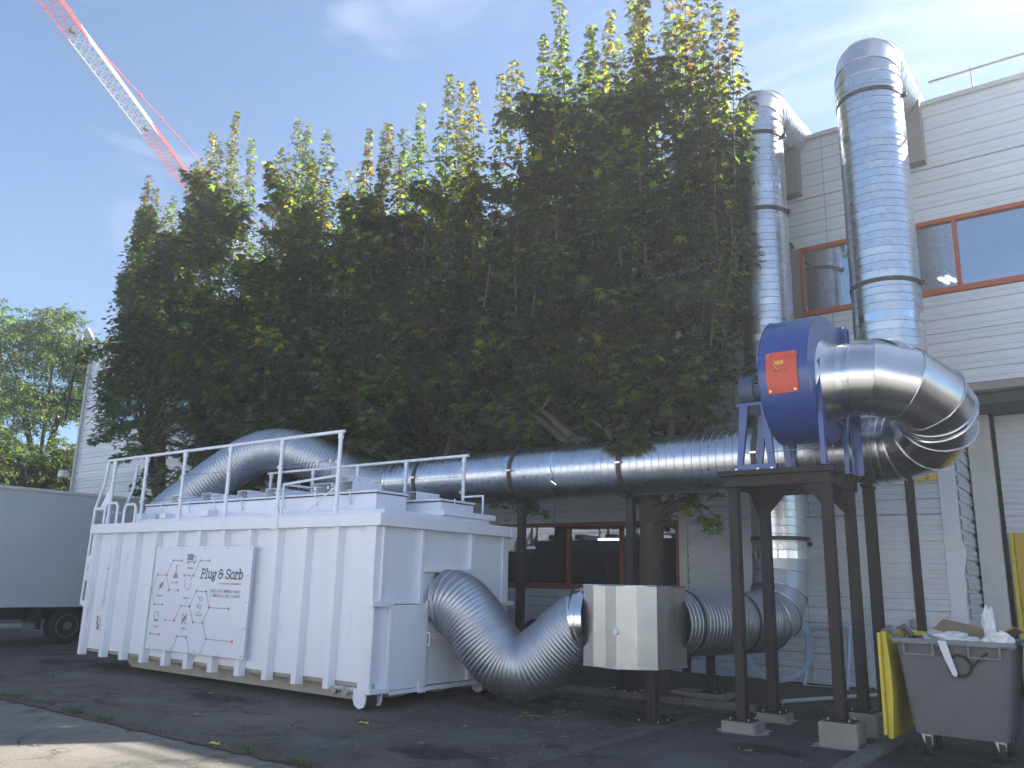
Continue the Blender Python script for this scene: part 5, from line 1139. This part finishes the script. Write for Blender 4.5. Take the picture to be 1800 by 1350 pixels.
# ------------------------------------------------------------------ tower crane
cr = thing('tower_crane', 'red and white lattice tower crane jib crossing the sky at upper left', 'crane', (-96.5, 71.8, 0))
NA, NB = Vector((-56.2, 19.2, 40)), Vector((-54.75, 20.2, 40)); FA, FB = Vector((-75.4, 43.7, 40)), Vector((-74.25, 44.55, 40))
jd = (FA-NA).normalized(); ex = -6
NA += jd*ex; NB += jd*ex
L = (FA-NA).length; nb = 44; NE = 85
wid = (FB-FA).length; side = Vector((-jd.y, jd.x, 0)); side = side if side.dot(NB-NA) > 0 else -side
def jp(k, w_): s_ = k*L/nb; return NA+jd*s_+side*(1.50 if w_ == 1 else 0)+(Vector((0, 0, 1.25))+side*.75 if w_ == 2 else Vector((0, 0, 0)))
def colr_(k): return 'crane_red' if (k < 13 or k > 29) else 'crane_white'
for nm, k0, k1, mt in (('jib_section', 0, 13, 'crane_red'), ('jib_section', 13, 29, 'crane_white'), ('jib_section', 29, 50, 'crane_red'), ('jib_section', 50, 66, 'crane_white'), ('jib_section', 66, NE, 'crane_red')):
    mb = MB()
    for w_ in (0, 1, 2): mb.tube([jp(k0, w_), jp(k1, w_)], .055 if w_ < 2 else .065, 6)
    for k in range(k0, k1):
        mb.tube([jp(k, 0), jp(k, 1)], .026, 4); mb.tube([jp(k, 0), jp(k+1, 1)] if k % 2 else [jp(k, 1), jp(k+1, 0)], .022, 4)
        mb.tube([jp(k, 0), jp(k+.5, 2)], .024, 4); mb.tube([jp(k+.5, 2), jp(k+1, 0)], .024, 4); mb.tube([jp(k, 1), jp(k+.5, 2)], .024, 4); mb.tube([jp(k+.5, 2), jp(k+1, 1)], .024, 4)
    obj(nm, mb, M[mt], cr)
obj('trolley_rope', MB().tube([jp(0, 0)-side*.45, jp(NE, 0)-side*.35], .02, 5), M['cable'], cr)
mast = FA+jd*35+side*.75; mast.z = 0; apex = mast+Vector((0, 0, 48.0))
ta = jp(16, 2)
tie = ta+(apex-ta)*1
obj('tie_bar', MB().tube([ta, tie], .05, 6), M['crane_red'], cr)
for q in (.14, .22, .29, .6): obj('tie_joint', MB().sph(ta+(apex-ta)*q, .16, 8, 6), M['crane_red'], cr)
for k in (12, 28): obj('section_joint', MB().bbox(-.2, .2, -.2, .2, -.2, .2, .03), M['chassis'], cr).data.transform(Matrix.Translation(jp(k, 0)+side*.75+Vector((0, 0, .1))))
mb = MB()
for dx, dy in ((-.8, -.8), (.8, -.8), (.8, .8), (-.8, .8)): mb.tube([mast+Vector((dx, dy, 0)), mast+Vector((dx, dy, 41.5))], .1, 6); mb.tube([mast+Vector((dx, dy, 41.5)), apex], .08, 6)
for k in range(24):
    q = [mast+Vector((dx, dy, k*1.73+(1.73 if (i % 2) else 0))) for i, (dx, dy) in enumerate(((-.8, -.8), (.8, -.8), (.8, .8), (-.8, .8)))]
    for i in range(4): mb.tube([q[i], q[(i+1) % 4]], .04, 4)
obj('mast', mb, M['crane_red'], cr)
mb = MB()
for s2 in (-.6, .6): mb.tube([mast+side*s2+Vector((0, 0, 40.2)), mast+side*s2+jd*12+Vector((0, 0, 40.2))], .12, 6)
mb.tube([apex, mast+jd*11.5+Vector((0, 0, 40.4))], .05, 5)
obj('counter_jib', mb, M['crane_red'], cr)
p = mast+jd*10.5; obj('counterweight', MB().bbox(p.x-1, p.x+1, p.y-1, p.y+1, 38.2, 40.2, .05), M['concrete'], cr)

# ------------------------------------------------------------------ bins
def bin_(name, label, x0, y0, sc=1.0, lid=True):
    t = thing(name, label, 'bin', (x0+.5, y0+.5, 0), 'grey wheeled bins'); W_, D_, z0, z1 = .98*sc, .92, .20, 1.03
    # tapered hollow body
    a = .085; n = []; ix = x0; iy = y0
    outer_b = [(ix+a, iy+a), (ix+W_-a*1.3, iy+a), (ix+W_-a*1.3, iy+D_-a), (ix+a, iy+D_-a)]; outer_t = [(ix, iy), (ix+W_, iy), (ix+W_, iy+D_), (ix, iy+D_)]
    def rnd(q, r_, k=4):
        o = []
        for i in range(4):
            p = Vector(q[i]); pa = (Vector(q[i-1])-p).normalized(); pb = (Vector(q[(i+1) % 4])-p).normalized()
            for j in range(k+1):
                th = j/k; o.append(tuple(p+pa*r_*(1-th)**2+pb*r_*th**2))
        return o
    B_, T_ = rnd(outer_b, .07), rnd(outer_t, .06); Ti = rnd([(ix+.025, iy+.025), (ix+W_-.025, iy+.025), (ix+W_-.025, iy+D_-.025), (ix+.025, iy+D_-.025)], .05); m = len(B_)
    rows = [(B_, z0), ([((b[0]*.9+t_[0]*.1), (b[1]*.9+t_[1]*.1)) for b, t_ in zip(B_, T_)], z0+.06), ([((b[0]*.12+t_[0]*.88), (b[1]*.12+t_[1]*.88)) for b, t_ in zip(B_, T_)], z1-.12), (T_, z1), (Ti, z1), ([((b[0]*.5+t_[0]*.5), (b[1]*.5+t_[1]*.5)) for b, t_ in zip(B_, Ti)], .6)]
    mb = MB()
    for r_, z in rows: mb.v += [(p[0], p[1], z) for p in r_]
    for j in range(len(rows)-1):
        for k in range(m): mb.f.append((j*m+k, j*m+(k+1) % m, (j+1)*m+(k+1) % m, (j+1)*m+k))
    mb.f.append(tuple(range(m))); mb.f.append(tuple((len(rows)-1)*m+k for k in range(m)))
    obj('body', mb, M['binbody'], t, smooth=35)
    rim = MB(); rim.tube([(x0-.01, y0-.02, z1+.01), (x0+W_+.01, y0-.02, z1+.01), (x0+W_+.01, y0+D_+.02, z1+.01), (x0-.01, y0+D_+.02, z1+.01)], .028, 8, closed=True)
    rm = obj('rim', rim, M['binrim'], t, smooth=50)
    for cx_ in (x0+.07, x0+W_-.36):
        obj('pocket', MB().bbox(cx_, cx_+.27, y0-.055, y0-.04, z1-.115, z1-.10, .003).bbox(cx_, cx_+.27, y0-.055, y0-.04, z1-.01, z1+.012, .003).bbox(cx_, cx_+.018, y0-.055, y0-.01, z1-.098, z1-.012, .003).bbox(cx_+.252, cx_+.27, y0-.055, y0-.01, z1-.098, z1-.012, .003), M['binrim'], rm)
    for cx_, cy_ in ((x0+.17, y0+.2), (x0+W_-.2, y0+.2), (x0+.17, y0+D_-.2), (x0+W_-.2, y0+D_-.2)):
        ang = .5; wl = obj('wheel', MB().tube([(cx_-.02, cy_-.025, .095), (cx_+.025, cy_-.01, .095)], .095, 22), M['rubber'], t, smooth=40)
        obj('fork', MB().prism([(cx_-.045, .21), (cx_+.05, .21), (cx_+.035, .08), (cx_+.005, .06)], 'y', cy_-.06, cy_-.045).prism([(cx_-.045, .21), (cx_+.05, .21), (cx_+.035, .08), (cx_+.005, .06)], 'y', cy_+.03, cy_+.042).bbox(cx_-.05, cx_+.05, cy_-.06, cy_+.05, .195, .205, .002), M['white_g'], wl)
    return t, z1
b1, zr = bin_('wheeled_bin', 'big grey four-wheeled bin with its yellow lid hanging open on the left, heaped with rubbish', -1.98, 8.96)
# hanging yellow lid
mb = MB(); rows = 12
for i in range(rows+1):
    z = .13+(.98*i/rows); bulge = .035*math.sin(PI*i/rows)
    for (x, y) in ((-2.12-bulge*.3, 9.0), (-2.12-bulge*.3, 9.84), (-2.075+bulge*.8, 9.86), (-2.075+bulge*.8, 8.98)): mb.v.append((x, y, z))
for i in range(rows):
    for k in range(4): mb.f.append((i*4+k, i*4+(k+1) % 4, (i+1)*4+(k+1) % 4, (i+1)*4+k))
mb.f += [(0, 1, 2, 3), tuple(rows*4+k for k in range(4))]
lidp = obj('lid', mb, M['yellow'], b1)
obj('lip', MB().bbox(-2.15, -2.12, 8.96, 8.995, .16, 1.10, .006).bbox(-2.15, -2.12, 8.998, 9.84, 1.06, 1.10, .006).bbox(-2.15, -2.12, 8.998, 9.84, .16, .20, .006).bbox(-2.14, -2.13, 9.03, 9.06, .45, .6, .003), M['yellow'], lidp)
for y in (9.08, 9.72): obj('hinge', MB().tube([(-2.12, y, 1.10), (-2.05, y, 1.14), (-1.98, y, 1.05)], .028, 8), M['binbody'], lidp)
obj('lid_arm', MB().bbox(-2.10, -1.85, 9.76, 9.84, 1.05, 1.10, .01), M['yellow'], lidp)
obj('strap_ring', MB().ring((-1.44, 8.955, .84), (0, 1, .06), .085, .02, .02, 24), M['rubber'], b1)
obj('strap', MB().tube([(-1.36, 8.95, .82), (-1.25, 8.945, .93), (-1.20, 8.93, .97)], .012, 6).tube([(-1.52, 8.95, .88), (-1.58, 8.945, .96)], .012, 6), M['rubber'], b1)
b2, _ = bin_('wheeled_bin', 'second grey wheeled bin cut off by the right edge, topped with cardboard', -.93, 9.35)
def crumple(name, c, r, m, seed, sc=(1, 1, 1), amp=.35, label=None, cat=None):
    q = random.Random(seed); bm = bmesh.new(); bmesh.ops.create_icosphere(bm, subdivisions=3, radius=1)
    from mathutils import noise
    for v in bm.verts:
        d = noise.noise(v.co*1.7+Vector((seed, 0, 0)))*amp+noise.noise(v.co*4.5+Vector((0, seed, 0)))*amp*.55
        v.co = v.co*(1+d); v.co = Vector((c[0]+v.co.x*r*sc[0], c[1]+v.co.y*r*sc[1], c[2]+v.co.z*r*sc[2]))
    bm.verts.index_update(); mb = MB().add([v.co.copy() for v in bm.verts], [[v.index for v in f.verts] for f in bm.faces]); bm.free()
    o = obj(name, mb, M[m])
    if label: tag(o, label, cat)
    return o
crumple('plastic_bag', (-1.58, 9.18, 1.05), .17, 'bag', 3, (1.3, 1, .42), .8, 'clear white plastic bag slumped over the left part of the bin rim', 'bag')
crumple('plastic_bag', (-1.36, 9.12, 1.04), .12, 'bag', 8, (1.2, 1, .4), .8, 'small pale plastic bag beside the slumped one on the bin', 'bag')
crumple('paper_wad', (-1.12, 9.08, 1.08), .10, 'paper', 5, (1.1, 1, .8), .7, 'crumpled white paper wad at the right end of the near bin', 'paper')
crumple('rubbish_bag', (-1.5, 9.5, .95), .33, 'binbody', 9, (1.2, 1, .45), .5, 'dark rubbish filling the near bin behind the white bags', 'rubbish bag')
o = obj('torn_cloth', MB().prism([(-1.60, 1.06), (-1.53, 1.06), (-1.50, .93), (-1.455, .77), (-1.47, .745), (-1.50, .76), (-1.555, .9), (-1.58, .98)], 'y', 8.905, 8.915), M['bag']); tag(o, 'narrow white strip of cloth hanging over the bin front', 'cloth')
o = crumple('plastic_sheet', (-1.20, 9.2, 1.22), .12, 'bag', 21, (.45, .4, 1.3), .5, 'upright twist of clear plastic sticking out of the near bin', 'plastic sheet')
for (a, lb) in (((-1.40, 9.55, 1.13, .30, .22, .2), 'brown cardboard flap sticking out behind the bags of the near bin'), ((-1.08, 9.35, 1.12, .12, .20, -.5), 'brown cardboard piece at the right rim of the near bin'), ((-.45, 9.7, 1.12, .42, .28, .1), 'flat brown cardboard lying across the second bin')):
    x, y, z, hw, hd_, rt = a; o = obj('cardboard', MB().box(x-hw, x+hw, y-hd_, y+hd_, z-.006, z+.006, Matrix.Rotation(rt, 3, 'Y')@Matrix.Rotation(rt*.5+.1, 3, 'X')), M['card']); tag(o, lb, 'cardboard')

# ------------------------------------------------------------------ small things by the wall
def frame_rect(name, label, x0, x1, zt, yb, yt, wd=.065):
    t = MB(); pts = [(x0, 0), (x1, 0), (x1, 1), (x0, 1)]
    def P(x, s_): return Vector((x, yb+(yt-yb)*s_, .05+(zt-.05)*s_))
    for (a, b) in (((x0, 0), (x1, 0)), ((x0, 1), (x1, 1))):
        p, q = P(a[0], a[1]), P(b[0], b[1]); t.bbox(p.x, q.x, p.y-.02, p.y+.02, p.z-wd/2, p.z+wd/2, .008)
    for x in (x0, x1): t.tube([P(x, .0), P(x, 1)], wd/2, 8)
    o = obj(name, t, M['palblue']); return tag(o, label, 'metal frame')
frame_rect('leaning_rack', 'pale blue rectangular metal frame leaning against the ribbed wall', -4.33, -3.70, .92, 13.45, 13.80)
def hoop(label, c, r, tilt):
    mb = MB(); cc = Vector(c); rt = Matrix.Rotation(tilt, 3, 'X'); pts = [cc+rt@Vector((r*math.cos(2*PI*k/40), 0, r*math.sin(2*PI*k/40))) for k in range(40)]
    for da, db in ((-.035, .035),):
        vs = []
        for p in pts:
            d = (p-cc).normalized(); vs += [p-d*.035+Vector((0, -.006, 0)), p+d*.035+Vector((0, -.006, 0)), p+d*.035+Vector((0, .006, 0)), p-d*.035+Vector((0, .006, 0))]
        fs = []
        for k in range(40):
            j = (k+1) % 40
            for q in range(4): fs.append((k*4+q, k*4+(q+1) % 4, j*4+(q+1) % 4, j*4+q))
        mb.add(vs, fs)
    o = obj('metal_hoop', mb, M['palblue']); tag(o, label, 'metal hoop')
hoop('pale flat metal hoop standing behind the lower duct post', (-5.62, 13.55, .56), .44, R(-12))
hoop('larger pale flat metal hoop leaning on the wall behind the stand legs', (-4.72, 13.5, .62), .52, R(-14))
o = obj('old_tyre', MB().tube([(-8.88+.26*math.cos(2*PI*k/28), 12.75, .36+.62*.42*math.sin(2*PI*k/28)*1.6) for k in range(28)], .09, 12, closed=True), M['rubber'], smooth=60); tag(o, 'black tyre standing against the wall behind the flexible hose', 'tyre')
o = obj('upright_bar', MB().bbox(-3.37, -3.32, 13.70, 13.74, .08, 1.36, .004), M['palblue']); tag(o, 'narrow pale upright bar leaning at the wall between two posts', 'bar')
o = obj('ground_pipe', MB().tube([(-3.85, 11.05, .10), (-3.0, 12.6, .13), (-2.7, 13.2, .14)], .028, 10), M['pipe'], smooth=50); tag(o, 'thin grey pipe lying on the dirt behind the fan stand', 'pipe')

# ------------------------------------------------------------------ stains and worn patches, with soft ragged edges
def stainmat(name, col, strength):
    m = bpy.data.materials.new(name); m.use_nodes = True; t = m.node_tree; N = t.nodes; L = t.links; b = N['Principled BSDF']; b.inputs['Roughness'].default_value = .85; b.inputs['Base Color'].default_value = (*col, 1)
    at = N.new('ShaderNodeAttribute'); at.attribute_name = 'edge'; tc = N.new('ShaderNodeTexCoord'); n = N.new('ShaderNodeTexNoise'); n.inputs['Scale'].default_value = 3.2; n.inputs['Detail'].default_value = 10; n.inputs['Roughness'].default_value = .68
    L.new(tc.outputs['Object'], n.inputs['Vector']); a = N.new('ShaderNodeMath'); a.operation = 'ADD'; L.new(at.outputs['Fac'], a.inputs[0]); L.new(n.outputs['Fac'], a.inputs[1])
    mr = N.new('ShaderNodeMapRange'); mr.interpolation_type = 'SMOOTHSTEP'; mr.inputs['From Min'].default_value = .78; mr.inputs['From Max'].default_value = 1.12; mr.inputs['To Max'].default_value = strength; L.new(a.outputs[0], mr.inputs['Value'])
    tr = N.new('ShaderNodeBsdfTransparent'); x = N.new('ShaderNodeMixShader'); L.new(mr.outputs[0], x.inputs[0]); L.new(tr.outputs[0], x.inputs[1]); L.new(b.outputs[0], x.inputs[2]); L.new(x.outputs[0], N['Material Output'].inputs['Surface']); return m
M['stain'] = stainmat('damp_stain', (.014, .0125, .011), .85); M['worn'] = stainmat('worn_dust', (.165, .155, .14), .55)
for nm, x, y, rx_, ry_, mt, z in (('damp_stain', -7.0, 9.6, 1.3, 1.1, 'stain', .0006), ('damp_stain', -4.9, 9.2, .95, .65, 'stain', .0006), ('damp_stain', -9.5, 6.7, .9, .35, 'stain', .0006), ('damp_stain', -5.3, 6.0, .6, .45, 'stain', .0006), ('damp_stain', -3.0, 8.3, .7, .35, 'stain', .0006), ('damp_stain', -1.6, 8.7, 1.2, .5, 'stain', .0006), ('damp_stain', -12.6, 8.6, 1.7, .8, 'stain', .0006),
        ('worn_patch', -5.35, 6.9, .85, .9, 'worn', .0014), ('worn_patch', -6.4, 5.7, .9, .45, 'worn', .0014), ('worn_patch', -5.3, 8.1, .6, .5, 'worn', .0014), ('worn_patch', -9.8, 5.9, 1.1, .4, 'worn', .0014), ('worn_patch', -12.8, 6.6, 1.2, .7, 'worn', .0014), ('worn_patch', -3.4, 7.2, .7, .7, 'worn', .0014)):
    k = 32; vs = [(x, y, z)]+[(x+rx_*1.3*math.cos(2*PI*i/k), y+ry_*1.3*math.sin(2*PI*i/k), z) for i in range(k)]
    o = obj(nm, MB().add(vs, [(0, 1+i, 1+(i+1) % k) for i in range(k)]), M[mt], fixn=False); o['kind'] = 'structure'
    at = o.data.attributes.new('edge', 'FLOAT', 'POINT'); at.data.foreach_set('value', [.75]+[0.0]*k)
# ------------------------------------------------------------------ weeds, litter
def tufts(name, spots, seed, kind='stuff', m='grass', hgt=.09, spread=.10, nb_=40):
    q = random.Random(seed); mb = MB()
    for (x, y, n, sx_, sy_) in spots:
        for i in range(n):
            bx_, by_ = x+q.gauss(0, sx_), y+q.gauss(0, sy_); a = q.uniform(0, 2*PI); h = hgt*q.uniform(.3, 1.1); ln = q.uniform(.02, .07); w_ = .0035
            dx, dy = math.cos(a), math.sin(a)
            mb.add([(bx_-dy*w_, by_+dx*w_, 0), (bx_+dy*w_, by_-dx*w_, 0), (bx_+dx*ln*.5+dy*w_*.7, by_+dy*ln*.5-dx*w_*.7, h*.7), (bx_+dx*ln*.5-dy*w_*.7, by_+dy*ln*.5+dx*w_*.7, h*.7), (bx_+dx*ln*1.3, by_+dy*ln*1.3, h)], [(0, 1, 2, 3), (3, 2, 4)])
    o = obj(name, mb, M[m], fixn=False); o['kind'] = kind
sp_ = [(-11.1, 4.98, 150, .22, .04), (-9.5, 4.93, 130, .15, .035), (-8.9, 4.9, 90, .10, .03), (-8.0, 4.92, 40, .3, .03), (-6.45, 4.9, 110, .16, .035), (-5.75, 4.9, 90, .12, .03), (-12.4, 5.0, 160, .4, .05), (-14, 5.0, 200, .8, .05), (-3.2, 8.5, 30, .2, .05), (-4.75, 5.6, 12, .02, .02)]
tufts('weeds', sp_, 3, hgt=.065)
tufts('bed_weeds', [(-7.5+i*.4, 11.2+.5*math.sin(i), 25, .2, .3) for i in range(12)], 4, hgt=.08)
def leaf_litter(name, pts, seed, size=.05):
    q = random.Random(seed); mb = MB()
    for (x, y, n, s_) in pts:
        for i in range(n):
            cx_, cy_ = x+q.gauss(0, s_), y+q.gauss(0, s_*.7); a = q.uniform(0, 6.3); r_ = size*q.uniform(.5, 1.2); z = .006+q.uniform(0, .02)
            v = []
            for k in range(10):
                rr_ = r_*(1 if k % 2 == 0 else .5); th = a+2*PI*k/10; v.append((cx_+rr_*math.cos(th), cy_+rr_*math.sin(th), z+q.uniform(0, .015)))
            mb.add(v+[(cx_, cy_, z)], [(10, k, (k+1) % 10) for k in range(10)])
    o = obj(name, mb, M['litter'], fixn=False); o['kind'] = 'stuff'
leaf_litter('leaf_litter', [(-5.75, 8.25, 20, .08), (-5.6, 8.8, 10, .10), (-6.6, 10.9, 60, 1.0), (-4.8, 12, 60, .8), (-7, 9.5, 14, .9), (-9, 6, 10, 1.2), (-5, 7, 7, 1.0), (-3.4, 11.5, 40, .6), (-12, 12, 60, 2)], 6)
mb = MB(); q = random.Random(9)
for i in range(380):
    x, y = q.uniform(-14, -2), q.uniform(3.4, 10.5); s_ = q.choice((.003, .004, .006, .010)); mb.add([(x-s_, y, 0), (x, y-s_, 0), (x+s_*1.3, y+s_*.3, 0), (x, y+s_, 0), (x, y, s_)], [(0, 1, 4), (1, 2, 4), (2, 3, 4), (3, 0, 4)])
o = obj('gravel_crumbs', mb, M['concrete'], fixn=False); o['kind'] = 'stuff'
for (x, y, lb) in ((-6.79, 6.61, 'single yellow-green fallen leaf on the asphalt in front of the container roller'), (-6.93, 4.90, 'yellow and red leaf lying on the weedy joint in the foreground')):
    mb = MB(); v = [(x+.055*(1 if k % 2 == 0 else .62)*math.cos(k*PI/5)*1.3, y+.055*(1 if k % 2 == 0 else .62)*math.sin(k*PI/5), .012+.008*(k % 3)) for k in range(10)]
    o = obj('fallen_leaf', mb.add(v+[(x, y, .01)], [(10, k, (k+1) % 10) for k in range(10)]), M['label'], fixn=False); tag(o, lb, 'leaf')

# ------------------------------------------------------------------ thin air volume added to stand in for milky lens glare
hm = bpy.data.materials.new('glare_air'); hm.use_nodes = True; t = hm.node_tree; t.nodes.clear()
pv = t.nodes.new('ShaderNodeVolumePrincipled'); pv.inputs['Color'].default_value = (.93, .96, 1, 1); pv.inputs['Density'].default_value = .0027; pv.inputs['Anisotropy'].default_value = .35
ho = t.nodes.new('ShaderNodeOutputMaterial'); t.links.new(pv.outputs[0], ho.inputs['Volume'])
hz = obj('glare_veil', MB().box(-150, 50, -60, 120, -1.1, 50.5), hm); hz['kind'] = 'stuff'
